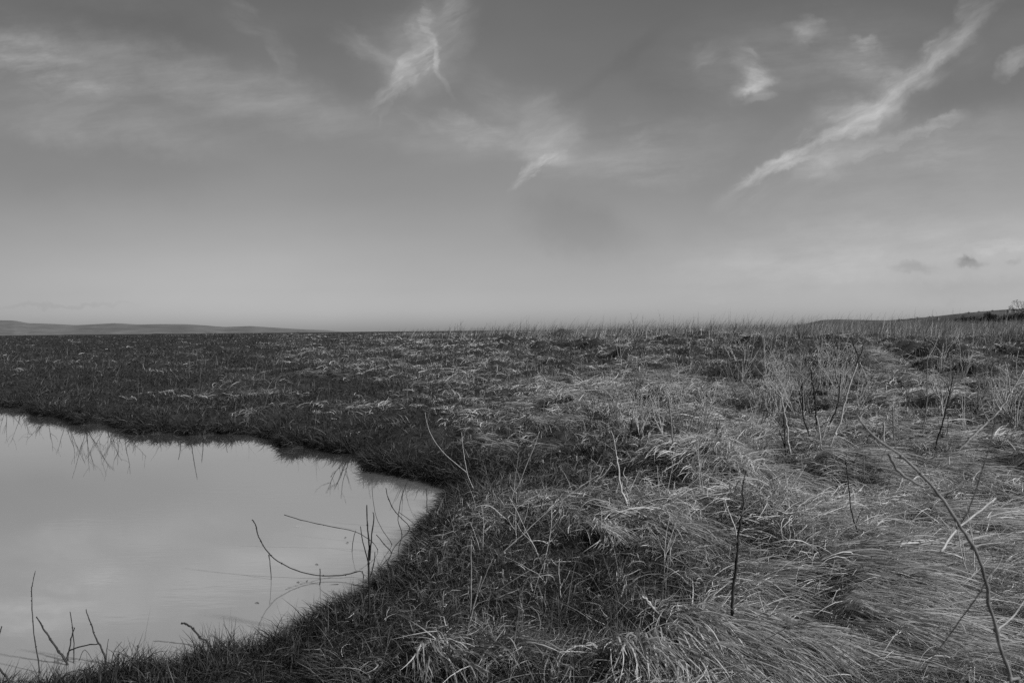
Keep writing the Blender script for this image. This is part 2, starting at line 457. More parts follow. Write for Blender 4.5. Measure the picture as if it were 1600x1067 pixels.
# ragged fringe of turf hanging over the water's edge
def fringe(n):
    m = 41
    seg = np.hypot(np.diff(PX[:m]), np.diff(PY[:m])); wt = seg / np.maximum(0.5 * (PY[:m - 1] + PY[1:m]), 1.5) ** .9; wt /= wt.sum()
    i = rng.choice(m - 1, n, p=wt); t = rng.uniform(0, 1, n)
    x = PX[i] + (PX[i + 1] - PX[i]) * t; y = PY[i] + (PY[i + 1] - PY[i]) * t
    dx = (PX[i + 1] - PX[i]) / seg[i]; dy = (PY[i + 1] - PY[i]) / seg[i]
    # the water lies to the right of the line as it runs, so grow on the left of it
    o = np.abs(rng.normal(0, .12, n)) + .0
    sx_ = 1.0 if pond_sd(x[:50] - dy[:50] * .3, y[:50] + dx[:50] * .3).mean() > 0 else -1.0
    x = x - sx_ * dy * o; y = y + sx_ * dx * o
    sd = pond_sd(x, y); cl = perlin(x * 2.6, y * 2.6) + .6 * perlin(x * 7, y * 7)
    ok = (sd > -0.03) & (sd < .35) & (rng.uniform(0, 1, n) < .35 + .8 * np.clip(cl + .2, 0, 1))
    x, y, sd, dx, dy, cl = [v[ok] for v in (x, y, sd, dx, dy, cl)]; n = len(x)
    hd = np.arctan2(-sx_ * dx, sx_ * dy) + rng.normal(0, .8, n)
    L = rng.uniform(.04, .12, n) * (1 + 0.9 * np.clip(cl, 0, 1)) * (1 + .03 * y)
    e0 = rad(1) * rng.uniform(35, 90, n)
    z = np.maximum(height(x, y, sd), WATER_Z) + rng.uniform(-.01, .03, n)
    make_blades('bank_grass', 'ragged dark turf overhanging the edge of the pond', 'grass', np.stack([x, y, z], -1), hd, L,
                rng.uniform(.0022, .0045, n) * dist_scale(y, .6), e0, e0 - rad(1) * rng.uniform(30, 120, n), rng.normal(0, .4, n),
                np.clip(.032 * np.exp(rng.normal(0, .6, n)), .01, .25), 4, M_TURF, lift=rng.uniform(.002, .02, n))
fringe(52000)

# 3. thin upright bents
def bents(n, y0, y1, power, name, label, Lr, lean, shade0, dens=None, wr=(0.0012, 0.0022), nseg=4, wp=0.8):
    x, y = sample_ground(n, y0, y1, power)
    sd = pond_sd(x, y); sm = straw_mask(x, y)
    pr = np.clip(sm * 1.1 + 0.12, 0, 1) * (0.35 + 0.9 * np.clip(0.5 + perlin(x * 0.6 + 90, y * 0.6), 0, 1))
    if dens is not None: pr = dens(x, y, sm)
    keep = (sd > 0.05) & (rng.uniform(0, 1, n) < pr)
    x, y, sd, sm = x[keep], y[keep], sd[keep], sm[keep]
    n = len(x); z = height(x, y, sd)
    L = rng.uniform(Lr[0], Lr[1], n)
    W = rng.uniform(wr[0], wr[1], n) * dist_scale(y, wp)
    head = rng.normal(lean[0], lean[1], n)
    e0 = rad(1) * np.clip(rng.normal(80, 9, n), 40, 90); e1 = e0 - rad(1) * np.abs(rng.normal(lean[2], 16, n))
    shade = shade0 * np.exp(rng.normal(0, 0.5, n)) * (0.6 + 0.5 * sm)
    make_blades(name, label, 'grass', np.stack([x, y, z - 0.005], -1), head, L, W, e0, e1, rng.normal(0, 0.25, n),
                np.clip(shade * 1.35, 0.02, 0.55), nseg, M_GRASS)
bents(9000, 1.2, 9.0, 1.2, 'upright_bents', 'thin upright grass stalks sticking out of the near sward', (0.10, 0.30), (0.0, 1.4, 22), 0.17)
bents(14000, 8.0, 34.0, 1.5, 'thin_bents', 'sparse upright grass stalks in the middle distance', (0.16, 0.42), (0.0, 1.2, 18), 0.16)

def ridge_density(x, y, sm):
    u = x / y
    d = np.hypot(x, y)
    R = sstep(-0.45, 0.15, u); D = 92 - 52 * R
    return np.clip(sstep(D * 0.80, D * 0.97, d), 0, 1) * sstep(-0.36, 0.02, u + 0.06 * perlin(x * 0.1, y * 0.1)) * (0.35 + 0.65 * sstep(0, 0.6, u)) * (0.22 + 1.5 * np.clip(.15 + perlin(x * .45, y * .45) + .5 * perlin(x * 1.3, y * 1.3), 0, 1))
bents(150000, 28, 66.0, 0.6, 'tall_ridge_grass', 'band of tall pale grass leaning along the horizon', (0.30, 1.0), (0.25, 0.6, 34), 0.22,
      dens=ridge_density, wr=(0.0022, 0.004), nseg=3, wp=0.62)

bents(12000, 30, 60.0, 0.6, 'skyline_grass', 'sparse taller grass stalks pricking above the horizon', (0.8, 1.6), (0.2, 0.7, 30), 0.16,
      dens=ridge_density, wr=(0.0022, 0.0036), nseg=4, wp=0.62)
# ------------------------------------------------------------------ dead plants
def tube_arrays(pts, radii, seg=6, jitter=0.0):
    pts = [Vector(p) for p in pts]
    # resample with Catmull-Rom
    fine, fr = [], []
    n = len(pts)
    for i in range(n - 1):
        p0 = pts[max(i - 1, 0)]; p1 = pts[i]; p2 = pts[i + 1]; p3 = pts[min(i + 2, n - 1)]
        sub = 4
        for k in range(sub):
            t = k / sub
            q = 0.5 * ((2 * p1) + (p2 - p0) * t + (2 * p0 - 5 * p1 + 4 * p2 - p3) * t * t + (3 * p1 - p0 - 3 * p2 + p3) * t ** 3)
            fine.append(q); fr.append(radii[i] + (radii[i + 1] - radii[i]) * t)
    fine.append(pts[-1]); fr.append(radii[-1])
    V, Fq = [], []
    for i, p in enumerate(fine):
        a = fine[max(i - 1, 0)]; b = fine[min(i + 1, len(fine) - 1)]
        t = (b - a); t = t.normalized() if t.length > 1e-9 else Vector((0, 0, 1))
        ref = Vector((0, 1, 0)) if abs(t.y) < 0.9 else Vector((1, 0, 0))
        s_ = t.cross(ref).normalized(); u_ = s_.cross(t)
        rr = fr[i] * (1 + 0.18 * math.sin(i * 2.3) * random.random())
        jx = Vector((random.uniform(-1, 1), random.uniform(-1, 1), random.uniform(-1, 1))) * jitter * fr[i]
        for k in range(seg):
            an = 2 * math.pi * k / seg
            V.append(p + jx + s_ * (math.cos(an) * rr) + u_ * (math.sin(an) * rr))
    m = len(fine)
    for i in range(m - 1):
        for k in range(seg):
            k2 = (k + 1) % seg
            Fq.append((i * seg + k, i * seg + k2, (i + 1) * seg + k2, (i + 1) * seg + k))
    Fq.append(tuple(range(seg))[::-1]); Fq.append(tuple((m - 1) * seg + k for k in range(seg)))
    return V, Fq
class MB:
    def __init__(s): s.v = []; s.f = []
    def tube(s, pts, radii, seg=6, jitter=0.6):
        V, Fq = tube_arrays(pts, radii, seg, jitter); b = len(s.v)
        s.v += [tuple(v) for v in V]; s.f += [tuple(i + b for i in f) for f in Fq]
    def blob(s, c, r, squash=1.4):
        c = Vector(c); b = len(s.v); n = 6
        s.v.append(tuple(c + Vector((0, 0, -r * squash))))
        for j in (-0.5, 0.5):
            for k in range(n):
                a = 2 * math.pi * k / n + j; q = r * random.uniform(0.7, 1.1)
                s.v.append((c.x + math.cos(a) * q, c.y + math.sin(a) * q, c.z + j * r * squash))
        s.v.append(tuple(c + Vector((0, 0, r * squash))))
        for k in range(n):
            k2 = (k + 1) % n
            s.f.append((b, b + 1 + k2, b + 1 + k)); s.f.append((b + 1 + k, b + 1 + k2, b + 1 + n + k2, b + 1 + n + k))
            s.f.append((b + 1 + n + k, b + 1 + n + k2, b + 1 + 2 * n))
    def build(s, name, mat, parent=None, origin=None):
        me = bpy.data.meshes.new(name)
        o = Vector(origin) if origin is not None else Vector((0, 0, 0))
        me.from_pydata([(v[0] - o.x, v[1] - o.y, v[2] - o.z) for v in s.v], [], s.f); me.update()
        for p in me.polygons: p.use_smooth = True
        return link(name, me, mat, parent)

def empty(name, loc):
    e = bpy.data.objects.new(name, None); e.empty_display_size = 0.05
    e.location = loc; COL.objects.link(e); return e

def plant(name, label, cat, base_px, stems, mats, depth=None, group=None, seeds=None, root=True, zoff=0.0):
    """stems: list of (kind, [(px,py[,dy])...], r0_mm, r1_mm); the plant stands where base_px meets the marsh"""
    b = ground_hit(*base_px) if depth is None else None
    y = b.y if depth is None else depth
    if depth is not None:
        p = at_depth(base_px[0], base_px[1], y); b = Vector((p.x, y, hpt(p.x, y)))
    mult = 0.98 if depth is not None else (1.75 if base_px[0] < 660 else 3.1 if base_px[1] < 740 else 2.2)
    if name == 'curved_stem': mult = 1.5
    e = empty(name, b)
    tag(e, label, cat, group)
    for i, (kind, pts, r0, r1) in enumerate(stems):
        w_ = [at_depth(p[0], p[1], y + (p[2] if len(p) > 2 else 0.0)) for p in pts]
        if i == 0 and root:
            w_.insert(0, Vector((w_[0].x, w_[0].y, min(hpt(w_[0].x, w_[0].y), w_[0].z) - 0.03)))
        n = len(w_)
        rr = [(r0 + (r1 - r0) * k / (n - 1)) * 0.001 * mult for k in range(n)]
        if i == 0: pass
        mb = MB(); mb.tube(w_, rr)
        if kind == 'stem':
            for k in range(1, n - 1):
                if random.random() < 0.6: mb.blob(w_[k], rr[k] * 1.5, 1.2)
        m = mats if not isinstance(mats, (list, tuple)) else mats[min(i, len(mats) - 1)]
        mb.build(kind, m, e, b)
    for (sp, r) in (seeds or []):
        mb = MB()
        w_ = [at_depth(p[0], p[1], y) for p in sp]
        for j in range(len(w_) - 1):
            for k in range(5):
                q = w_[j].lerp(w_[j + 1], k / 5)
                mb.blob(q + Vector((random.uniform(-1, 1), random.uniform(-1, 1), 0)) * r * 0.0006, r * 0.001 * random.uniform(0.6, 1.1), 1.2)
        mb.build('seed_head', M_SEED, e, b)
    return e

D_, G_, P_ = M_DARKSTEM, M_MIDSTEM, M_PALESTEM
# the big out-of-focus branching stalk close to the lens
plant('dead_branching_stalk', 'large blurred dead branching stalk rising close to the viewer at the right', 'dead plant', (1592, 1100), [
    ('stem', [(1600, 1150), (1578, 1060), (1557, 985), (1537, 900), (1520, 855), (1494, 812), (1466, 772), (1438, 740), (1408, 712), (1375, 690), (1352, 668), (1338, 646)], 3.2, 1.2),
    ('branch', [(1443, 760), (1415, 745), (1398, 728), (1388, 708)], 1.6, 2.0),
    ('branch', [(1494, 826, .02), (1512, 800, .05), (1535, 735, .1), (1548, 690, .14), (1556, 650, .16)], 1.0, .5),
    ('branch', [(1470, 862, -.04), (1494, 828), (1525, 803, .03), (1556, 778, .07)], 1.4, .8),
    ('branch', [(1534, 922), (1546, 900), (1562, 880), (1566, 866)], 1.3, .9),
    ('branch', [(1408, 712), (1400, 700), (1397, 684)], 1.0, .5), ('branch', [(1466, 772), (1490, 765, .02), (1506, 750, .03)], .9, .4),
    ('branch', [(1557, 985), (1585, 960, .02), (1606, 930, .03)], 1.2, .6), ('branch', [(1375, 690), (1380, 672), (1379, 660)], .8, .4), ('branch', [(1562, 880), (1575, 868), (1590, 845)], .8, .4),
    ('branch', [(1534, 922), (1510, 955, .04), (1478, 1000, .08), (1440, 1050, .1)], .9, .7)],
    [G_, G_, D_, P_, P_, G_, G_, P_, D_, G_], depth=0.92)
plant('dead_twig', 'dark knotted dead stem standing alone in foreground straw right of centre', 'dead plant', (1142, 1003), [
    ('stem', [(1142, 1000), (1143, 965), (1146, 925), (1150, 885), (1153, 850), (1157, 812)], 3.4, 2.0),
    ('branch', [(1157, 815), (1162, 790), (1160, 762), (1166, 735)], 1.6, .7),
    ('branch', [(1153, 850), (1147, 820), (1137, 795), (1133, 778)], 1.5, .7),
    ('branch', [(1157, 812), (1170, 770), (1188, 745)], 1.0, .4)],
    [D_, D_, P_, G_])
plant('dead_twig', 'dark forked dead stem on the near bank where the pond narrows', 'dead plant', (576, 968), [
    ('stem', [(576, 966), (577, 920), (576, 880), (577, 850), (574, 820), (573, 789)], 3.4, 1.4),
    ('branch', [(577, 875), (580, 845), (584, 810), (583, 800)], 2.2, 1.0),
    ('branch', [(576, 880), (569, 855), (563, 822)], 1.8, 1.0),
    ('branch', [(577, 905), (584, 880), (586, 862)], 1.6, 1.0)],
    [D_])
plant('arching_stem', 'long arching dark stem dipping over the pond with a feathery upright tip', 'dead plant', (560, 905), [
    ('stem', [(566, 893), (540, 898), (505, 899), (470, 893), (440, 880), (424, 868), (407, 845), (398, 818), (394, 812)], 1.6, 2.0),
    ('branch', [(420, 866), (423, 890), (424, 925), (426, 950)], 1.6, 1.0)],
    [D_], seeds=[([(422, 868), (408, 847), (398, 820)], 2.6)])
plant('leaning_stem', 'thin dark stem reaching level over the pond towards the left', 'dead plant', (592, 862), [
    ('stem', [(590, 858), (570, 838), (545, 828), (505, 820), (470, 812), (444, 804)], 1.2, 1.5),
    ('branch', [(552, 890), (550, 862), (553, 838), (556, 829)], 1.6, 1.0)],
    [D_], seeds=[([(470, 812), (446, 805)], 1.6)])
plant('arching_stem', 'low dark stem arched like a hoop against the pond edge', 'dead plant', (534, 915), [
    ('stem', [(532, 915), (505, 915), (470, 917), (448, 928), (430, 945)], 1.6, 1.6),
    ('branch', [(500, 915), (500, 900), (500, 888)], 1.8, 1.4)], [D_])
plant('seed_stalk', 'tall thin stalk with a dark seed spike at the bottom left of the pond', 'dead plant', (63, 1052), [
    ('stem', [(62, 1050), (56, 1010), (51, 970), (49, 935), (50, 915), (55, 892)], 1.6, .8)],
    [D_], seeds=[([(49, 938), (49, 920), (51, 908)], 2.4), ([(51, 908), (54, 893)], 1.1)])
plant('seed_stalk', 'thick slanting seed stalk leaning left beside the tall spiked stalk', 'dead plant', (106, 1042), [
    ('stem', [(108, 1042), (92, 1018), (78, 998), (66, 978), (56, 963)], 3.6, 1.2)],
    [D_], seeds=[([(82, 1002), (66, 980), (60, 968)], 3.0)])
plant('seed_stalk', 'thin upright forked stalk behind the thick slanting one', 'dead plant', (112, 1038), [
    ('stem', [(116, 1035), (115, 1005), (113, 980), (109, 955)], 1.5, 1.0),
    ('branch', [(105, 1032), (109, 1008), (113, 990), (116, 980)], 1.8, 1.4)], [D_])
plant('seed_stalk', 'bent stalk with feathery tip and an elbow branch at the lower left bank', 'dead plant', (168, 1040), [
    ('stem', [(166, 1036), (158, 1012), (150, 998), (142, 975), (134, 952)], 3.0, 1.0),
    ('branch', [(155, 1006), (140, 1007), (118, 1012), (106, 1018), (105, 1030)], 1.5, 1.9)],
    [D_], seeds=[([(152, 1002), (143, 978), (136, 957)], 2.0)])
plant('seed_stalk', 'blurred dark stalk cut by the bottom left corner of the photo', 'dead plant', (20, 1080), [
    ('stem', [(24, 1085), (8, 1055), (-6, 1038)], 3.4, 2.6), ('branch', [(-8, 1015), (-1, 990), (3, 978)], 2.2, 1.8)], [D_], depth=2.2)
plant('grass_tuft', 'small fan of dark blades standing at the lower left water edge', 'grass tuft', (176, 1040), [
    ('blade', [(166, 1038), (167, 1015), (169, 998)], 1.5, .6), ('blade', [(174, 1036), (178, 1018), (190, 1002)], 1.3, .5),
    ('blade', [(176, 1034), (186, 1022), (200, 1009)], 1.1, .4), ('blade', [(123, 1032), (132, 1015), (145, 1032)], .9, .5)], [D_])

# cluster of bare twigs in the straw right of centre
plant('bare_twig', 'bleached forked stem at the left of the right-hand twig cluster', 'dead plant', (1235, 716), [
    ('stem', [(1236, 714), (1231, 690), (1230, 668), (1226, 645), (1221, 618)], 3.6, 1.8),
    ('branch', [(1225, 645), (1231, 628), (1240, 603)], 2.0, .9), ('branch', [(1221, 618), (1213, 600)], 1.2, .6)], [P_])
plant('bare_twig', 'dark short stem beside the bleached forked stem', 'dead plant', (1230, 726), [
    ('stem', [(1230, 724), (1227, 700), (1222, 685), (1217, 672)], 3.2, 1.4), ('branch', [(1227, 700), (1226, 670), (1224, 650)], 2.2, 1.4)], [D_])
plant('bare_twig', 'tall crooked blackish twig with a long arm reaching left over the straw', 'dead plant', (1279, 674), [
    ('stem', [(1278, 672), (1275, 650), (1273, 620), (1270, 600), (1267, 577)], 3.6, 2.6),
    ('branch', [(1270, 597), (1258, 590), (1247, 582), (1232, 568), (1203, 560)], 2.2, 1.0),
    ('branch', [(1273, 620), (1277, 607), (1282, 598)], 1.8, 1.0)], [D_, G_, D_])
plant('bare_twig', 'dark slanting broken twig low in front of the crooked twig', 'dead plant', (1268, 694), [
    ('stem', [(1267, 692), (1262, 672), (1256, 655), (1254, 638), (1253, 600)], 3.2, 2.0), ('branch', [(1254, 640), (1250, 615), (1254, 598)], 2.0, 1.2)], [D_])
plant('bare_twig', 'dark three armed twig curving up to the right of the crooked twig', 'dead plant', (1292, 676), [
    ('stem', [(1293, 674), (1300, 655), (1308, 636), (1312, 605), (1314, 584)], 3.4, 1.8),
    ('branch', [(1299, 657), (1290, 660), (1283, 668)], 2.0, 1.6), ('branch', [(1312, 605), (1306, 590), (1305, 575)], 1.4, .8)], [D_])
plant('bare_twig', 'longest twig of the cluster, pale below and dark forked above', 'dead plant', (1296, 704), [
    ('stem', [(1295, 702), (1305, 678), (1315, 650), (1321, 625), (1330, 595), (1340, 568)], 4.4, 2.4),
    ('branch', [(1338, 572), (1341, 556), (1334, 540), (1331, 530)], 2.6, 1.4),
    ('branch', [(1341, 562), (1347, 548), (1349, 536)], 2.0, 1.2),
    ('branch', [(1316, 648), (1322, 640), (1326, 628)], 1.6, .8)], [P_, D_, D_, P_])
plant('bare_twig', 'pale thin twig leaning left in the middle of the twig cluster', 'dead plant', (1283, 706), [
    ('stem', [(1284, 704), (1280, 670), (1276, 650)], 3.0, 1.6), ('branch', [(1284, 690), (1292, 665), (1304, 640)], 1.8, .8)], [P_])
plant('hay_wisp', 'drooping wisp of pale hay hung on the twig above the cluster', 'hay', (1350, 625), [
    ('strand', [(1343, 566), (1352, 585), (1356, 600), (1350, 622)], 2.2, 1.0), ('strand', [(1343, 568), (1350, 580), (1362, 600)], 1.4, .7),
    ('strand', [(1344, 566), (1348, 590), (1346, 604)], 1.4, .7), ('strand', [(1345, 570), (1360, 580), (1372, 590)], 1.2, .6)], [P_], root=False)
plant('bare_twig', 'solitary pale stalk with a kinked top on the right-hand marsh', 'dead plant', (1444, 680), [
    ('stem', [(1440, 676), (1446, 650), (1449, 610), (1449, 572), (1451, 556)], 3.0, 1.6), ('branch', [(1449, 560), (1460, 542), (1467, 524)], 1.6, .9)], [G_, P_])
plant('bare_twig', 'dark stalk slanting right beside the solitary pale stalk', 'dead plant', (1462, 710), [
    ('stem', [(1461, 708), (1467, 680), (1476, 650), (1484, 615), (1490, 585)], 3.0, 1.5), ('branch', [(1484, 612), (1479, 600), (1470, 590)], 1.4, .8),
    ('branch', [(1478, 640), (1490, 625), (1502, 610)], 1.2, .5)], [D_])
plant('bare_twig', 'pale branching stem sweeping up to the right edge of the marsh', 'dead plant', (1498, 712), [
    ('stem', [(1496, 708), (1515, 685), (1540, 662), (1562, 640), (1580, 612), (1600, 578)], 4.4, 2.4),
    ('branch', [(1562, 640), (1552, 618), (1548, 595)], 2.2, 1.0), ('branch', [(1578, 614), (1576, 590), (1571, 565)], 2.4, 1.1),
    ('branch', [(1545, 658), (1536, 640), (1532, 622)], 1.6, .8), ('branch', [(1580, 610), (1590, 600), (1606, 596)], 1.8, .8),
    ('branch', [(1576, 590), (1567, 578), (1558, 572)], 1.2, .6), ('branch', [(1590, 594), (1588, 570), (1592, 548)], 1.4, .7)], [P_])
plant('bare_twig', 'short pale peg-like stalk left of the blurred branch tip', 'dead plant', (1382, 702), [
    ('stem', [(1381, 696), (1381, 675), (1381, 660)], 3.2, 2.6)], [P_])
plant('bare_twig', 'straight pale stalk just right of the blurred branch tip', 'dead plant', (1398, 706), [
    ('stem', [(1398, 702), (1396, 670), (1395, 634)], 2.8, 1.8)], [G_])
plant('bare_twig', 'dark leaning twig in front of the straw below the blurred branch tip', 'dead plant', (1345, 848), [
    ('stem', [(1345, 845), (1337, 822), (1330, 795), (1326, 760), (1322, 720)], 2.4, 1.0), ('branch', [(1337, 820), (1345, 800), (1350, 790)], 1.0, .5)], [D_])
plant('bare_twig', 'dark straight stalk with pale foot left of the twig cluster', 'dead plant', (1054, 716), [
    ('stem', [(1053, 712), (1050, 680), (1047, 645), (1045, 622)], 2.6, 1.4), ('branch', [(1048, 652), (1044, 630), (1040, 600)], 1.2, .6)], [G_])
plant('bare_twig', 'thin pale stalk leaning right at centre right of the marsh', 'dead plant', (1004, 676), [
    ('stem', [(1003, 674), (1010, 655), (1018, 638), (1024, 622)], 2.2, 1.2)], [P_])
plant('bare_twig', 'thick bleached curved stem leaning left in the centre straw', 'dead plant', (981, 804), [
    ('stem', [(982, 802), (978, 785), (970, 762), (967, 735), (963, 712)], 4.4, 2.4), ('branch', [(963, 712), (960, 690), (955, 672)], 1.8, .8)], [P_])
plant('bare_twig', 'wavy thin stem right of the thick bleached stem', 'dead plant', (974, 776), [
    ('stem', [(974, 772), (980, 752), (974, 740), (977, 730)], 1.8, 1.0)], [P_])
plant('bare_twig', 'pale fork of two thin stems left of the thick bleached stem', 'dead plant', (918, 768), [
    ('stem', [(919, 766), (930, 752), (945, 740), (956, 725)], 2.6, 1.2), ('branch', [(930, 754), (938, 742), (944, 731)], 2.0, .9),
    ('branch', [(920, 765), (922, 745), (925, 728)], 1.4, .7)], [P_])
plant('curved_stem', 'long pale stem curving down right beside the pond tip', 'dead plant', (744, 774), [
    ('stem', [(744, 772), (737, 757), (731, 742), (726, 718), (723, 695), (721, 675)], 2.2, 1.1), ('branch', [(729, 738), (712, 724), (692, 706), (676, 684), (668, 664), (664, 644)], 1.6, .9)], [P_, P_])
plant('curved_stem', 'thin pale stalk bowing right on the turf at centre', 'dead plant', (801, 776), [
    ('stem', [(801, 773), (812, 755), (822, 728), (834, 700), (843, 674)], 2.0, 1.0), ('branch', [(802, 772), (806, 740), (811, 706)], .9, .5)], [P_])
plant('curved_stem', 'very long straight pale stem slanting across the centre foreground', 'dead plant', (778, 872), [
    ('stem', [(778, 870), (820, 832), (862, 793), (905, 762), (935, 742)], 2.2, .9)], [P_])
plant('curved_stem', 'bright bent stem lying in a shallow arch in the centre foreground', 'dead plant', (848, 884), [
    ('stem', [(848, 882), (868, 878), (898, 877), (926, 884), (948, 896), (960, 903)], 1.6, 2.2)], [P_])
plant('curved_stem', 'bright hooked stem end below the centre foreground arch', 'dead plant', (823, 903), [
    ('stem', [(823, 903), (820, 890), (812, 883), (808, 882)], 2.0, 1.6)], [P_])
plant('curved_stem', 'pale stem arched low above the pond-side grass at centre left', 'dead plant', (805, 822), [
    ('stem', [(800, 820), (782, 804), (770, 793), (755, 789), (740, 794)], 2.2, 1.4)], [P_])
plant('fallen_stick', 'dark fallen stick with a pale upper end in the central foreground', 'stick', (1064, 990), [
    ('stem', [(1066, 990), (1045, 972), (1022, 952), (1005, 932)], 2.6, 2.2), ('branch', [(1022, 952), (1012, 938), (1003, 931)], 1.8, 2.0)], [G_, P_], root=False)
plant('fallen_stick', 'pale fallen stick lying level in the bottom right straw', 'stick', (1390, 1003), [
    ('stem', [(1388, 998), (1430, 996), (1470, 986), (1512, 972)], 2.6, 3.2), ('branch', [(1376, 986), (1400, 984), (1420, 983)], 1.2, 1.0)], [P_], root=False)
plant('fallen_stick', 'thin dark stick lying across the straw at foreground right of centre', 'stick', (1060, 846), [
    ('stem', [(945, 849, -.1), (985, 849, -.05), (1030, 846), (1070, 843)], 1.3, 1.6)], [G_], root=False)
plant('bare_twig', 'grey rough upright stalk near the bottom centre of the grass', 'dead plant', (729, 1003), [
    ('stem', [(728, 1000), (735, 965), (745, 930), (752, 900)], 2.2, 1.2), ('branch', [(735, 962), (736, 900), (736, 850)], 1.6, .9), ('branch', [(745, 930), (762, 890), (770, 872)], 1.2, .6)], [G_])

def spray(name, label, cat, base_px, n, hpx, spread, lean, mat, r=(1.5, .5), group=None, fork=True, parts=True):
    """a dead forb: several stems fanning out of one root, forked above"""
    b = ground_hit(*base_px); y = b.y
    e = empty(name, b); tag(e, label, cat, group)
    ps = y / F
    r = (r[0] * 1.9, r[1] * 1.9) if base_px[0] > 800 and base_px[1] > 560 else (r[0] * 1.3, r[1] * 1.3)
    whole = MB()
    for i in range(n):
        L = hpx * random.uniform(0.55, 1.0) * ps
        a = rad(lean + random.uniform(-1, 1) * spread)
        dy = random.uniform(-.35, .35)
        pts = [b + Vector((random.uniform(-1, 1) * 2 * ps, random.uniform(-1, 1) * 2 * ps, -0.02))]
        k_ = random.uniform(-.35, .35)
        for k in range(1, 5):
            t = k / 4; aa = a + k_ * t
            pts.append(pts[-1] + Vector((math.sin(aa), dy * abs(math.sin(spread)) * .6, math.cos(aa))) * L / 4 + Vector((random.uniform(-1, 1), random.uniform(-1, 1), 0)) * L * 0.02)
        rs = [(r[0] + (r[1] - r[0]) * k / 4) * .0015 for k in range(5)]
        mb = MB() if parts else whole
        mb.tube(pts, rs, 5)
        if parts: mb.build('stem', mat, e, b)
        if fork:
            for j in range(random.randint(2, 4)):
                bm_ = MB() if parts else whole
                q = random.randint(1, 3); s0 = pts[q].lerp(pts[min(q + 1, 4)], random.random())
                a2 = a + random.choice((-1, 1)) * rad(random.uniform(18, 50)); l2 = L * random.uniform(.15, .4)
                p1 = s0 + Vector((math.sin(a2), random.uniform(-.4, .4), math.cos(a2))) * l2 * .5
                p2 = p1 + Vector((math.sin(a2 * .6), random.uniform(-.2, .2), math.cos(a2 * .6))) * l2 * .5
                bm_.tube([s0, p1, p2], [rs[q] * .75, rs[q] * .5, r[1] * .0011], 5)
                if parts: bm_.build('branch', mat, e, b)
    if not parts: whole.build('stems', mat, e, b)
    return e

S = 'dead plant'
spray('dead_forb', 'broad fan of fine grey stems growing left of the twig cluster', S, (1086, 692), 9, 95, 20, 14, G_, (1.6, .5))
spray('dead_forb', 'low pale spiky clump below the fan of fine grey stems', S, (1080, 720), 7, 50, 38, 0, P_, (1.8, .6))
spray('dead_forb', 'slim feathery forb left of centre right hummocks', S, (948, 668), 6, 110, 14, 10, G_, (1.8, .6))
spray('dead_forb', 'pale bush of forked stems in the middle of the twig cluster', S, (1195, 640), 7, 95, 28, 2, P_, (1.8, .8))
spray('dead_forb', 'grey bush of forked stems behind the twig cluster', S, (1262, 640), 7, 100, 26, 4, G_, (1.8, .8))
spray('dead_forb', 'small grey bush between the cluster and the fan of stems', S, (1150, 620), 6, 70, 30, -4, G_, (2.0, .8))
spray('dead_forb', 'pale bush of upright shoots at far right beside the sweeping stem', S, (1555, 640), 7, 80, 22, 6, P_, (1.8, .8))
spray('dead_forb', 'dark forked shrublet breaking the skyline right of centre', S, (988, 548), 4, 52, 26, 14, D_, (5.5, 2.0))
spray('dead_forb', 'dark bushy shrublet breaking the skyline on the right', S, (1250, 530), 6, 30, 40, 4, D_, (5, 2.2))
spray('dead_forb', 'small dark shrublet with a knobbly head on the skyline at centre', S, (716, 530), 4, 28, 25, 2, D_, (6, 2.6))
spray('dead_forb', 'tiny dark shrublet on the skyline just right of the knobbly one', S, (792, 528), 3, 26, 30, 4, D_, (5, 2.2))
spray('dead_forb', 'thin pale shrublet on the skyline left of the dark forked one', S, (1035, 530), 4, 38, 25, 5, G_, (5, 2.2))
for (bx, by, h_, lb) in [(118, 602, 44, 'leftmost dark twig standing in the turf behind the pond'),
                         (178, 630, 70, 'tallest dark twig standing in the turf behind the pond'),
                         (211, 612, 42, 'rightmost dark twig standing in the turf behind the pond'),
                         (583, 592, 46, 'lone dark twig in the turf at centre left, far behind the pond'),
                         (30, 606, 30, 'faint twig at the left edge in the turf behind the pond'),
                         (262, 585, 28, 'faint twig beyond the rightmost pond twig, near a pale patch')]:
    spray('standing_twig', lb, S, (bx, by), 2, h_, 12, 2, D_, (3.2, 1.2))
# stems on the far bank: they are seen mostly as reflections in the pond
random.seed(21)
for i, (bx, by, n_, h_) in enumerate([(8, 631, 3, 55), (36, 640, 3, 42), (72, 650, 5, 48), (104, 653, 4, 50), (134, 655, 5, 62), (165, 662, 4, 48),
                                      (190, 667, 4, 62), (212, 672, 3, 48)]):
    spray('bank_stalk', 'dead forb on the far bank at the left, mirrored upside down in the pond', S, (bx, by - 4), n_, h_ * random.uniform(1.1, 1.7), 34, random.uniform(-14, 14), D_, (2.6, 1.0),
          group='dead forbs along the far left bank mirrored in the pond')
for i, (bx, by, n_, h_) in enumerate([(282, 676, 2, 30), (298, 677, 2, 42), (316, 677, 2, 34)]):
    spray('bank_stalk', 'short stalk on the far bank at the middle, mirrored in the pond', S, (bx, by - 4), 1, h_ * 1.8, 6, 2, D_, (3.0, 2.0), fork=False,
          group='short stalks on the middle of the far bank')
spray('bank_stalk', 'single slanting stalk on the far bank just before the bank bulges', S, (350, 676), 1, 46, 3, 10, D_, (2.6, 1.4), fork=False)
spray('bank_stalk', 'arching clump on the far bank mirrored in the pond near its narrow tip', S, (552, 708), 5, 92, 14, -32, D_, (2.6, 1.5))
spray('bank_stalk', 'upright clump on the far bank right beside the arching clump', S, (566, 714), 5, 84, 10, 8, D_, (2.0, .9), fork=False)
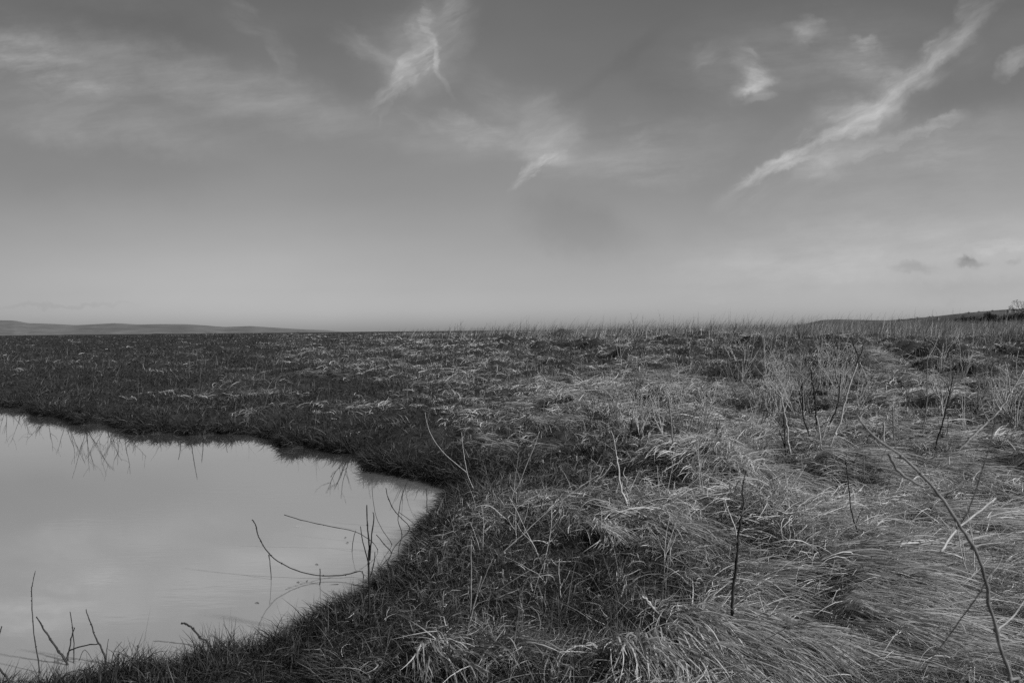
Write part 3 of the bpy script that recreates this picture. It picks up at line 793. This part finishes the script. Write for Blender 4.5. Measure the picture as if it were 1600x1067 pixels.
spray('bank_stalk', 'thin stalks on the far bank at the narrow tip of the pond', S, (630, 738), 5, 70, 12, -4, D_, (1.8, .8), fork=False)
# stems on the near bank at the pond tip
plant('bank_stalk', 'dark stem leaning left over the water below the pond tip', S, (640, 826), [
    ('stem', [(640, 824), (618, 800), (607, 780), (603, 762)], 1.8, 1.6), ('branch', [(618, 800), (612, 790), (606, 775)], 1.2, .9)], [D_])
plant('bank_stalk', 'crooked dark stem rising between the others at the pond tip', S, (628, 836), [
    ('stem', [(628, 834), (622, 812), (624, 795), (628, 775), (636, 752)], 1.6, 1.2), ('branch', [(623, 800), (640, 812), (650, 822)], 1.2, 1.0)], [D_])
plant('bank_stalk', 'thin long stem bending left over the water above the forked stem', S, (612, 852), [
    ('stem', [(612, 850), (600, 832), (588, 808), (582, 775), (581, 748)], 1.4, .7)], [D_])
plant('bank_stalk', 'short thick stub pointing left out of the near bank', S, (612, 866), [
    ('stem', [(612, 864), (600, 850), (588, 835)], 2.2, 1.4)], [D_])
plant('bank_stalk', 'straight short reed standing at the very tip of the pond', S, (667, 800), [
    ('stem', [(667, 798), (667, 780), (666, 762)], 1.6, 1.2)], [D_])
plant('bank_stalk', 'dark twisted seed spike poking up from the lower bank', S, (320, 1012), [
    ('stem', [(326, 1008), (312, 995), (302, 982), (292, 976), (284, 973)], 2.4, 2.6)], [D_], seeds=[([(300, 980), (284, 973)], 3.2)])

# scattered dry stems
random.seed(77)
def scatter(name, label, group, spots, n, h, spread, mats, r):
    for (bx, by) in spots:
        k = random.randint(*n)
        spray(name, label, S, (bx, by), k, random.uniform(*h), spread, random.uniform(-8, 14), random.choice(mats), r, group=group, parts=False)
sp = [(random.uniform(860, 1590), random.uniform(585, 700)) for _ in range(34)]
scatter('dry_forb', 'spindly dry forb among many in the straw of the right-hand middle distance', 'dry forbs in the right-hand straw', sp, (2, 5), (35, 85), 22, [P_, G_, G_, D_], (1.8, .6))
sp = [(random.uniform(700, 1590), random.uniform(545, 585)) for _ in range(36)]
scatter('dry_forb', 'little dry forb among many on the hummocks below the right skyline', 'dry forbs below the right skyline', sp, (2, 4), (20, 48), 25, [P_, G_, D_], (2.6, 1.2))
sp = [(random.uniform(720, 1560), random.uniform(760, 960)) for _ in range(20)]
scatter('dry_stalk', 'thin dry stalk among many leaning out of the near straw', 'thin dry stalks in the near straw', sp, (1, 2), (60, 150), 28, [P_, G_], (1.2, .5))
sp = [(random.uniform(430, 1590), random.uniform(519, 527)) for _ in range(26)]
scatter('skyline_sprig', 'tiny sprig among many pricking up along the skyline', 'tiny sprigs along the skyline', sp, (1, 3), (9, 22), 25, [G_, D_], (7, 4))
sp = [(random.uniform(30, 420), random.uniform(529, 532)) for _ in range(9)]
scatter('skyline_sprig', 'tiny dark sprig along the left skyline under the far hills', 'tiny sprigs on the left skyline', sp, (1, 3), (6, 13), 25, [D_], (14, 9))

random.seed(91)
sp = [(random.uniform(1140, 1350), random.uniform(590, 655)) for _ in range(24)] + [(random.uniform(930, 1130), random.uniform(590, 690)) for _ in range(10)] + [(random.uniform(1440, 1600), random.uniform(590, 680)) for _ in range(12)]
scatter('twiggy_forb', 'twiggy branching forb among many crowding around the bare twig cluster', 'twiggy forbs around the bare twig cluster', sp, (4, 7), (55, 100), 24, [P_, P_, G_], (2.0, .8))
# debris on the pond
fe = at_depth(465, 823, 4.0); q = on_plane(465, 823, WATER_Z)
fz = WATER_Z + .004
fv = [(q[0] - .026, q[1] - .012, fz), (q[0] - .008, q[1] - .010, fz + .002), (q[0] + .012, q[1] + .001, fz + .002), (q[0] + .028, q[1] + .016, fz), (q[0] + .008, q[1] + .007, fz + .003), (q[0] - .012, q[1] - .003, fz + .003)]
fm = bpy.data.meshes.new('floating_feather'); fm.from_pydata(fv, [], [(0, 1, 5), (1, 2, 4, 5), (2, 3, 4)])
tag(link('floating_feather', fm, mat_noise('white_feather', .4, .5, 50)), 'small white feather floating on the pond near the arching stems', 'feather')
for i, (bx, by) in enumerate([(540, 840), (543, 848), (402, 942), (466, 910), (480, 908), (216, 1010), (495, 882)]):
    q = on_plane(bx, by, WATER_Z); a = random.uniform(0, 3); l = random.uniform(.008, .016)
    mb = MB(); mb.tube([(q[0] - l * math.cos(a), q[1] - l * math.sin(a), WATER_Z + .002), (q[0], q[1], WATER_Z + .004), (q[0] + l * math.cos(a + .5), q[1] + l * math.sin(a + .5), WATER_Z + .002)], [.001, .0022, .0008])
    tag(mb.build('floating_leaf_scrap', D_), 'tiny dark plant scrap floating on the pond near the bank', 'debris', 'tiny scraps floating on the pond')

# ------------------------------------------------------------------ far hills
def hill(name, prof, Y, mat, base_drop=60, rows=14, ncol=300, rough=1.0, slope=2.2, seed=0):
    xs_ = np.linspace(prof[0][0], prof[-1][0], ncol)
    top = np.interp(xs_, [p[0] for p in prof], [p[1] for p in prof])
    V = []
    for r_ in range(rows):
        t = r_ / (rows - 1)
        for i in range(ncol):
            p = at_depth(xs_[i], top[i], Y)
            hgt = max(p.z + 2, 0.5)
            fall = (1 - t) ** 1.3
            dy = -hgt * slope * 4 * (1 - fall)
            n_ = float(perlin(np.array([i * 0.11 + seed]), np.array([r_ * 0.5]))[0]) * rough * min(1, t * 3) * hgt * 0.12
            V.append((p.x * (Y + dy) / Y, Y + dy, max(-2.0, -2 + hgt * fall + n_)))
    idx = np.arange(rows * ncol).reshape(rows, ncol)
    q = np.stack([idx[:-1, :-1], idx[1:, :-1], idx[1:, 1:], idx[:-1, 1:]], -1).reshape(-1, 4)
    o = link(name, np_mesh(name, np.array(V), q), mat); tag(o, kind='structure'); return o
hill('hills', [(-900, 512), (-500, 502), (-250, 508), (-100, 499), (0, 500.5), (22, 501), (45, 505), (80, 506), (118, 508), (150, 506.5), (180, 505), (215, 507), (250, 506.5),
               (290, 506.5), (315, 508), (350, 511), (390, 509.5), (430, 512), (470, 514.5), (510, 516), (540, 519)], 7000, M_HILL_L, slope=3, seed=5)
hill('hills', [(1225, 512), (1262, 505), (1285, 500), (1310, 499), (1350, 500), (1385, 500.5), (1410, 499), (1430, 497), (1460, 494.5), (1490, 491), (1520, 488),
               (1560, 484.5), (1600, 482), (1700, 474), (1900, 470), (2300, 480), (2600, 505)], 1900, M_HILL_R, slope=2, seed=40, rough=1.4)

def leaf_cloud(center, size, n, leaf, seed, shade=0.04, flat=False):
    r = np.random.default_rng(seed)
    k = 9
    cl = r.normal(0, 1, (k, 3)); cl /= np.linalg.norm(cl, axis=1)[:, None]; cl *= r.uniform(.2, .75, (k, 1))
    ii = r.integers(0, k, n)
    d = r.normal(0, 1, (n, 3)); d /= np.linalg.norm(d, axis=1)[:, None]
    P = cl[ii] + d * r.uniform(.2, .45, (n, 1))
    P[:, 2] = np.maximum(P[:, 2], -.9)
    P = P * np.array(size) + np.array(center)
    a = r.normal(0, 1, (n, 3)); a /= np.linalg.norm(a, axis=1)[:, None]
    b = np.cross(a, r.normal(0, 1, (n, 3))); b /= np.linalg.norm(b, axis=1)[:, None]
    s_ = leaf * r.uniform(.5, 1.2, (n, 1))
    V = np.stack([P - a * s_, P - b * s_ * .6, P + a * s_, P + b * s_ * .6], 1).reshape(-1, 3)
    q = np.arange(n * 4).reshape(n, 4)
    sh = np.repeat(shade * np.exp(r.normal(0, .5, n)), 4)
    return V, q, sh
def tree(name, label, cat, px, py_top, py_base, Y, wpx, seed, group=None, shade=0.04, n=900):
    p0 = at_depth(px, py_base, Y); p1 = at_depth(px, py_top, Y)
    base = Vector((p0.x, Y, min(p0.z, p1.z)))
    H = p1.z - base.z; Wd = wpx * Y / F / 2
    e = empty(name, base); tag(e, label, cat, group)
    mb = MB(); mb.tube([(0, 0, -1.5), (0, 0, H * .3), (Wd * .1, 0, H * .6)], [H * .05, H * .035, H * .015]); 
    for k in range(4):
        a = random.uniform(0, 6.28)
        mb.tube([(0, 0, H * .3), (math.cos(a) * Wd * .3, math.sin(a) * Wd * .3, H * .5), (math.cos(a) * Wd * .6, math.sin(a) * Wd * .6, H * .7)], [H * .02, H * .012, H * .005])
    mb.build('trunk', D_, e)
    V, q, sh = leaf_cloud((0, 0, H * .52), (Wd, Wd, H * .5), n, H * .045, seed, shade)
    me = np_mesh('crown', V, q, False); attr(me, 'shade', sh); link('crown', me, M_WOOD, e)
    return e
random.seed(3)
wood = [(1497, 495.5, 20), (1510, 493.5, 20), (1522, 492.5, 22), (1534, 491.5, 22), (1545, 488, 20), (1556, 491, 24), (1568, 490, 24), (1580, 488, 24), (1592, 487.5, 26), (1606, 486, 26), (1622, 485, 28), (1642, 484, 30)]
for i, (px, pt, wp) in enumerate(wood):
    tree('hedgerow_tree', 'dark rounded tree in the low wood at the right horizon', 'tree', px, pt - 1, 506, 430 + random.uniform(-20, 20), wp, 100 + i,
         group='dark trees of the low wood at the right horizon', shade=0.022)
# bare tree above the wood
def bare_tree(px, top, base, Y):
    p0 = at_depth(px, base, Y); p1 = at_depth(px, top, Y); H = p1.z - p0.z
    e = empty('bare_tree', p0); tag(e, 'taller bare branched tree above the low wood at the right edge', 'tree')
    tr = MB(); tr.tube([(0, 0, -2), (0.1, 0, H * .25), (0, 0, H * .45)], [H * .028, H * .02, H * .014]); tr.build('trunk', D_, e)
    cr = MB()
    def br(p, d, l, r_, k):
        q = p + d * l; m_ = p.lerp(q, .5) + Vector((random.uniform(-1, 1), random.uniform(-1, 1), 0)) * l * .08
        cr.tube([p, m_, q], [r_, r_ * .8, r_ * .6], 4)
        if k == 0: return
        for _ in range(3):
            dd = (d + Vector((random.uniform(-.8, .8), random.uniform(-.8, .8), random.uniform(-.25, .5)))).normalized()
            br(q, dd, l * .68, r_ * .6, k - 1)
    for a in range(5):
        br(Vector((0, 0, H * (.3 + .04 * a))), Vector((math.cos(a * 2.4) * .8, math.sin(a * 2.4) * .8, .8)).normalized(), H * .2, H * .012, 4)
    cr.build('crown', D_, e)
bare_tree(1597, 464, 506, 420)
# hillside woodland and scattered farm houses
def hill_wood():
    Vs, qs, ss = [], [], []; b = 0; r = random.Random(8)
    prof = [(1285, 500), (1350, 500), (1410, 499), (1430, 497), (1460, 494.5), (1490, 491), (1520, 488), (1560, 484.5), (1600, 482), (1700, 474)]
    for i in range(150):
        px = r.uniform(1400, 1690); top = float(np.interp(px, [p[0] for p in prof], [p[1] for p in prof]))
        k = r.random() ** 1.6
        Yd = 1900 - 160 * k
        py = top + k * 15 - .6
        p = at_depth(px, py, Yd)
        hh = r.uniform(1.5, 3.4)
        V, q, sh = leaf_cloud((p.x, p.y, p.z), (hh * r.uniform(1.2, 3.0), hh * 1.5, hh), 60, hh * .3, i + 500, 0.05)
        Vs.append(V); qs.append(q + b); ss.append(sh); b += len(V)
    me = np_mesh('hillside_woodland', np.concatenate(Vs), np.concatenate(qs), False); attr(me, 'shade', np.concatenate(ss))
    tag(link('hillside_woodland', me, M_WOOD), 'far-off hedges and woods mottling the right-hand hillside', 'woodland', kind='stuff')
hill_wood()
for i, (px, py, lb) in enumerate([(1577, 484.5, 'largest pale far-off house near the top of the right-hand hill'),
                                  (1586, 484.2, 'smaller pale house right of the largest one on the hill'),
                                  (1466, 496, 'tiny pale house low on the right-hand hillside, farthest left')]):
    Y = 1650; p = at_depth(px, py + 1.2, Y); w_, d_, h_ = (6, 5, 3.2) if i == 0 else (4, 4, 2.4)
    e = empty('farm_house', p); tag(e, lb, 'house')
    v = [(-w_ / 2, -d_ / 2, -5), (w_ / 2, -d_ / 2, -5), (w_ / 2, d_ / 2, -5), (-w_ / 2, d_ / 2, -5), (-w_ / 2, -d_ / 2, h_ * .6), (w_ / 2, -d_ / 2, h_ * .6), (w_ / 2, d_ / 2, h_ * .6), (-w_ / 2, d_ / 2, h_ * .6)]
    me = bpy.data.meshes.new('wall'); me.from_pydata(v, [], [(0, 1, 5, 4), (1, 2, 6, 5), (2, 3, 7, 6), (3, 0, 4, 7)]); link('wall', me, M_HOUSEWALL, e)
    z0 = h_ * .6; w2 = w_ / 2 + .3; d2 = d_ / 2 + .3
    v = [(-w2, -d2, z0), (w2, -d2, z0), (w2, d2, z0), (-w2, d2, z0), (-w2, 0, h_), (w2, 0, h_)]
    me = bpy.data.meshes.new('roof'); me.from_pydata(v, [], [(0, 1, 5, 4), (3, 4, 5, 2), (0, 4, 3), (1, 2, 5), (0, 3, 2, 1)]); link('roof', me, M_ROOF, e)

# ------------------------------------------------------------------ sky and light
SUN_EL, SUN_AZ = 33.0, 112.0           # azimuth from +Y towards +X
wd = bpy.data.worlds.new('World'); scn.world = wd; wd.use_nodes = True
wd.cycles.sampling_method = 'MANUAL'; wd.cycles.sample_map_resolution = 256
T = wd.node_tree; T.nodes.clear(); N = T.nodes; LK = T.links
def val(x): return x
def math_(op, a, b=None, c=None, clamp=False):
    n = N.new('ShaderNodeMath'); n.operation = op; n.use_clamp = clamp
    for i, v in enumerate((a, b, c)):
        if v is None: continue
        if isinstance(v, (int, float)): n.inputs[i].default_value = v
        else: LK.new(v, n.inputs[i])
    return n.outputs[0]
sky = N.new('ShaderNodeTexSky'); sky.sky_type = 'NISHITA'; sky.sun_disc = False
sky.sun_elevation = rad(SUN_EL); sky.sun_rotation = rad(SUN_AZ)
bw = N.new('ShaderNodeRGBToBW'); LK.new(sky.outputs[0], bw.inputs[0])
tc = N.new('ShaderNodeTexCoord'); sx = N.new('ShaderNodeSeparateXYZ'); LK.new(tc.outputs['Generated'], sx.inputs[0])
X, Y_, Z = sx.outputs
ay = math_('MAXIMUM', math_('ABSOLUTE', Y_), 0.08)
U0 = math_('DIVIDE', X, ay); V0 = math_('DIVIDE', math_('MAXIMUM', Z, 0.0), ay)
def noise(vec, scale, detail=4, rough=0.55, scl=(1, 1, 1), rot=0.0, loc=(0, 0, 0)):
    m = N.new('ShaderNodeMapping'); m.inputs['Scale'].default_value = scl; m.inputs['Rotation'].default_value = (0, 0, rot); m.inputs['Location'].default_value = loc
    LK.new(vec, m.inputs[0])
    n = N.new('ShaderNodeTexNoise'); n.inputs['Scale'].default_value = scale; n.inputs['Detail'].default_value = detail; n.inputs['Roughness'].default_value = rough
    LK.new(m.outputs[0], n.inputs[0]); return n.outputs['Fac']
cb = N.new('ShaderNodeCombineXYZ'); LK.new(U0, cb.inputs[0]); LK.new(V0, cb.inputs[1]); UV = cb.outputs[0]
n1 = noise(UV, 5.0, 5, .6); n2 = noise(UV, 5.0, 5, .6, loc=(4.3, 7.7, 0))
n3 = noise(UV, 26.0, 4, .6, loc=(1, 2, 0)); n4 = noise(UV, 26.0, 4, .6, loc=(9, 5, 0))
def off(base, a, b):
    return math_('ADD', base, math_('ADD', math_('MULTIPLY', math_('SUBTRACT', a, .5), .06), math_('MULTIPLY', math_('SUBTRACT', b, .5), .035)))
U = off(U0, n1, n3); V = off(V0, n2, n4)
def fibre(ang, scale, st, wid):
    m = N.new('ShaderNodeMapping'); m.vector_type = 'TEXTURE'; m.inputs['Rotation'].default_value = (0, 0, rad(ang)); m.inputs['Scale'].default_value = (st, wid, 1)
    LK.new(UVP, m.inputs[0])
    n = N.new('ShaderNodeTexNoise'); n.inputs['Scale'].default_value = scale; n.inputs['Detail'].default_value = 7; n.inputs['Roughness'].default_value = .66
    LK.new(m.outputs[0], n.inputs[0])
    r = N.new('ShaderNodeMapRange'); r.inputs[1].default_value = .36; r.inputs[2].default_value = .68; LK.new(n.outputs['Fac'], r.inputs[0]); return r.outputs[0]
cq = N.new('ShaderNodeCombineXYZ'); LK.new(off(U0, n1, n3), cq.inputs[0]); LK.new(V0, cq.inputs[1]); UVP = cq.outputs[0]
FIB_UP = fibre(33, 11, 2.4, .5); FIB_DN = fibre(-20, 10, 2.2, .55); FIB_LV = fibre(6, 12, 1.8, .5)
def uv(px, py):
    d = ray(px, py); return d.x / d.y, d.z / d.y
cw = N.new('ShaderNodeCombineXYZ'); LK.new(U, cw.inputs[0]); LK.new(V, cw.inputs[1]); UVW = cw.outputs[0]
def streak(a, b, w, k):
    """a soft elongated wisp between two sky directions"""
    (ax, ay_), (bx, by_) = uv(*a), uv(*b)
    dx, dy = bx - ax, by_ - ay_; L = math.hypot(dx, dy)
    m = N.new('ShaderNodeMapping'); m.vector_type = 'TEXTURE'
    m.inputs['Location'].default_value = ((ax + bx) / 2, (ay_ + by_) / 2, 0)
    m.inputs['Rotation'].default_value = (0, 0, math.atan2(dy, dx))
    m.inputs['Scale'].default_value = (L * .5 * 1.25 + w * .9 / F, w * 1.45 / F, 1)
    LK.new(UVW, m.inputs[0])
    g_ = N.new('ShaderNodeTexGradient'); g_.gradient_type = 'SPHERICAL'; LK.new(m.outputs[0], g_.inputs[0])
    r = N.new('ShaderNodeMapRange'); r.interpolation_type = 'SMOOTHSTEP'; r.inputs[1].default_value = 0; r.inputs[2].default_value = .8
    r.inputs[3].default_value = 0; r.inputs[4].default_value = k; LK.new(g_.outputs['Fac'], r.inputs[0])
    return r.outputs[0]
wisps = [((656, 0), (672, 74), 8, .60), ((673, 66), (684, 112), 6, .55), ((684, 105), (704, 150), 6, .14), ((672, 72), (622, 130), 17, .50), ((630, 118), (572, 178), 15, .32),
         ((650, 40), (655, 70), 16, .28), ((705, 10), (640, 115), 52, .22), ((720, -10), (690, 48), 18, .14), ((530, 48), (604, 100), 14, .16), ((600, 90), (640, 130), 20, .16),
         ((620, 165), (705, 200), 14, .15), ((690, 190), (805, 228), 24, .20), ((730, 110), (830, 195), 30, .10), ((560, 200), (800, 240), 40, .07),
         ((796, 302), (842, 272), 8, .5), ((822, 286), (876, 250), 10, .78), ((815, 255), (885, 250), 16, .16), ((835, 225), (885, 205), 40, .22), ((830, 168), (862, 148), 20, .12), ((970, 205), (1022, 215), 26, .12), ((950, 250), (1010, 225), 14, .08),
         ((1152, 288), (1200, 258), 9, .36), ((1188, 266), (1258, 232), 14, .58), ((1240, 238), (1322, 203), 12, .36), ((1292, 212), (1385, 160), 32, .30), ((1340, 180), (1372, 160), 18, .2),
         ((1318, 207), (1362, 200), 11, .26), ((1372, 172), (1412, 116), 22, .24), ((1385, 140), (1470, 84), 20, .30), ((1400, 120), (1470, 82), 9, .12), ((1450, 95), (1515, 46), 18, .32), ((1500, 60), (1555, -6), 20, .28),
         ((1245, 256), (1350, 232), 22, .24), ((1335, 238), (1420, 210), 11, .18), ((1405, 216), (1510, 180), 9, .22), ((1120, 320), (1190, 278), 26, .10), ((1420, 235), (1500, 230), 24, .08),
         ((1146, 146), (1208, 128), 15, .42), ((1172, 120), (1200, 132), 14, .30), ((1160, 142), (1205, 147), 7, .22), ((1150, 85), (1182, 118), 20, .20), ((1082, 94), (1118, 76), 17, .15), ((1228, 40), (1288, 52), 12, .26), ((1240, 65), (1270, 50), 12, .12),
         ((1332, 63), (1380, 73), 10, .30), ((1290, 80), (1390, 92), 26, .14), ((1330, 102), (1405, 120), 15, .18), ((1280, 172), (1345, 158), 24, .16), ((1340, 130), (1400, 140), 10, .12), ((1565, 118), (1608, 88), 13, .32), ((1500, 95), (1540, 75), 16, .08),
         ((-60, 66), (120, 106), 30, .18), ((-80, 80), (330, 130), 56, .17), ((250, 110), (520, 180), 44, .14), ((-20, 110), (200, 152), 12, .14), ((-60, 170), (380, 218), 42, .14), ((100, 130), (300, 150), 10, .07),
         ((350, 0), (425, 55), 18, .10), ((415, 55), (462, 135), 14, .10), ((1180, 330), (1700, 240), 60, .08), ((880, 240), (1200, 215), 40, .07),
         ((1040, 400), (1700, 370), 50, .14), ((1000, 440), (1420, 420), 36, .07), ((1490, 389), (1640, 384), 8, .16), ((1080, 478), (1200, 470), 5, .06), ((820, 270), (1120, 262), 26, .10)]
rw = random.Random(4)
extra = []
for a, b, w_, k in wisps:
    if 8 < w_ < 26:
        dx, dy = b[0] - a[0], b[1] - a[1]; L_ = math.hypot(dx, dy)
        for _ in range(2):
            o_ = rw.choice((-1, 1)) * w_ * rw.uniform(.5, 1.5); t_ = rw.uniform(-.25, .35)
            c_ = (a[0] + dx * t_ - dy / L_ * o_, a[1] + dy * t_ + dx / L_ * o_)
            q_ = rw.uniform(-.22, .22); f_ = rw.uniform(.45, .9)
            extra.append((c_, (c_[0] + (dx * math.cos(q_) - dy * math.sin(q_)) * f_, c_[1] + (dx * math.sin(q_) + dy * math.cos(q_)) * f_), w_ * rw.uniform(.25, .5), k * rw.uniform(.3, .55)))
wisps += extra + [((1180, 300), (1420, 150), 60, .12), ((300, 150), (620, 210), 46, .06), ((1100, 110), (1420, 60), 60, .09), ((600, 60), (680, 60), 60, .08), ((780, 190), (900, 230), 60, .08), ((1380, 250), (1600, 190), 40, .10)]
acc = {}
for a, b, w_, k in wisps:
    up = (b[0] - a[0]) * (b[1] - a[1]) < 0
    steep = abs(b[1] - a[1]) > .35 * abs(b[0] - a[0])
    key = ('up' if up else 'dn') if steep else 'lv'
    if w_ >= 34: key = 'soft_' + key
    s1 = streak(a, b, w_, k)
    acc[key] = s1 if key not in acc else math_('ADD', acc[key], s1)
tot = None
for key, sm_ in acc.items():
    fb = FIB_UP if key.endswith('up') else FIB_DN if key.endswith('dn') else FIB_LV
    s1 = math_('MULTIPLY', sm_, math_('ADD', math_('MULTIPLY', fb, 1.5 if key[0] != 's' else 1.35), .04 if key[0] != 's' else .5))
    tot = s1 if tot is None else math_('ADD', tot, s1)
darks = [((1395, 419), (1462, 421), 8, .17), ((1502, 415), (1538, 413), 8, .30), ((1502, 409), (1532, 407), 5, .14), ((1575, 410), (1596, 406), 6, .12), ((830, 350), (990, 372), 42, .13), ((870, 165), (1060, 30), 14, .06),
         ((60, 40), (330, 60), 40, .12), ((-30, 474), (220, 480), 4, .07), ((-60, 250), (330, 270), 55, .08), ((1400, 455), (1650, 445), 16, .07), ((1000, 100), (1090, 140), 50, .08), ((1420, 170), (1640, 130), 34, .10), ((450, 60), (560, 120), 40, .07)]
dk = None
for a, b, w_, k in darks:
    s1 = streak(a, b, w_, k)
    dk = s1 if dk is None else math_('ADD', dk, s1)
# clear-sky tone by elevation on top of the physical sky
el = N.new('ShaderNodeMapRange'); LK.new(V0, el.inputs[0]); el.inputs[1].default_value = 0; el.inputs[2].default_value = .6
ramp = N.new('ShaderNodeValToRGB'); LK.new(el.outputs[0], ramp.inputs[0])
RAMP = [(0, 1.0), (.12, 1.0), (.3, 1.0), (.55, 1.0), (.82, 1.0), (1, 1.0)]
RAMP = [(0, 1.0), (.05, .98), (.10, .90), (.18, .90), (.33, .86), (.5, .87), (.8, .8)]
cr = ramp.color_ramp
while len(cr.elements) < len(RAMP): cr.elements.new(.5)
for e_, (p_, v_) in zip(cr.elements, RAMP):
    e_.position = p_; e_.color = grey(v_)
big = noise(UV, 2.2, 4, .5, scl=(1, 2.4, 1), rot=rad(-12), loc=(7, 1, 0))
bigr = math_('ADD', math_('MULTIPLY', math_('SUBTRACT', big, .5), .30), 1.0)
sepr = N.new('ShaderNodeRGBToBW'); LK.new(ramp.outputs[0], sepr.inputs[0])
uc = math_('MINIMUM', math_('MAXIMUM', U0, -1.2), 1.2)
lf_ = math_('SUBTRACT', 1.0, math_('MULTIPLY', math_('POWER', math_('MAXIMUM', math_('MULTIPLY', uc, -1.33), 0.0), 1.2), .31))
vc = math_('MINIMUM', V0, .6)
rt_ = math_('ADD', 1.0, math_('MULTIPLY', math_('MAXIMUM', uc, 0.0), math_('SUBTRACT', .13, math_('MULTIPLY', vc, 1.1))))
base = math_('MULTIPLY', math_('MULTIPLY', math_('MULTIPLY', bw.outputs[0], sepr.outputs[0]), bigr), math_('MULTIPLY', lf_, rt_))
vm = N.new('ShaderNodeMapRange'); vm.interpolation_type = 'SMOOTHSTEP'; vm.inputs[1].default_value = .42; vm.inputs[2].default_value = .72; LK.new(noise(UV, 2.6, 3, .5, scl=(1, 1.8, 1), loc=(3, 9, 0)), vm.inputs[0])
vh = N.new('ShaderNodeMapRange'); vh.interpolation_type = 'SMOOTHSTEP'; vh.inputs[1].default_value = .08; vh.inputs[2].default_value = .3; LK.new(V0, vh.inputs[0])
tot = math_('ADD', tot, math_('MULTIPLY', math_('MULTIPLY', vm.outputs[0], vh.outputs[0]), math_('MULTIPLY', math_('ADD', FIB_LV, FIB_DN), .055)))
CL = 3.0
dd = math_('MULTIPLY', base, math_('SUBTRACT', 1.0, dk))
cloud = math_('MULTIPLY', tot, CL)
fin = math_('ADD', dd, cloud)
cc = N.new('ShaderNodeCombineColor')
for i in range(3): LK.new(fin, cc.inputs[i])
bg = N.new('ShaderNodeBackground'); LK.new(cc.outputs[0], bg.inputs['Color']); bg.inputs['Strength'].default_value = 0.1
wo = N.new('ShaderNodeOutputWorld'); LK.new(bg.outputs[0], wo.inputs['Surface'])

sl = bpy.data.lights.new('sun', 'SUN'); so = bpy.data.objects.new('sun', sl); COL.objects.link(so)
sl.energy = 4.2; sl.angle = rad(3.0); sl.color = (1, 1, 1)
so.rotation_euler = (rad(90 - SUN_EL), 0, rad(180 - SUN_AZ) )
so.location = (0, 0, 20)

scn.view_settings.view_transform = 'Standard'; scn.view_settings.look = 'None'; scn.view_settings.exposure = 0
scn.cycles.max_bounces = 5; scn.cycles.diffuse_bounces = 2; scn.cycles.glossy_bounces = 3; scn.cycles.transmission_bounces = 3
scn.cycles.use_denoising = False
scn.cycles.sample_clamp_indirect = 4
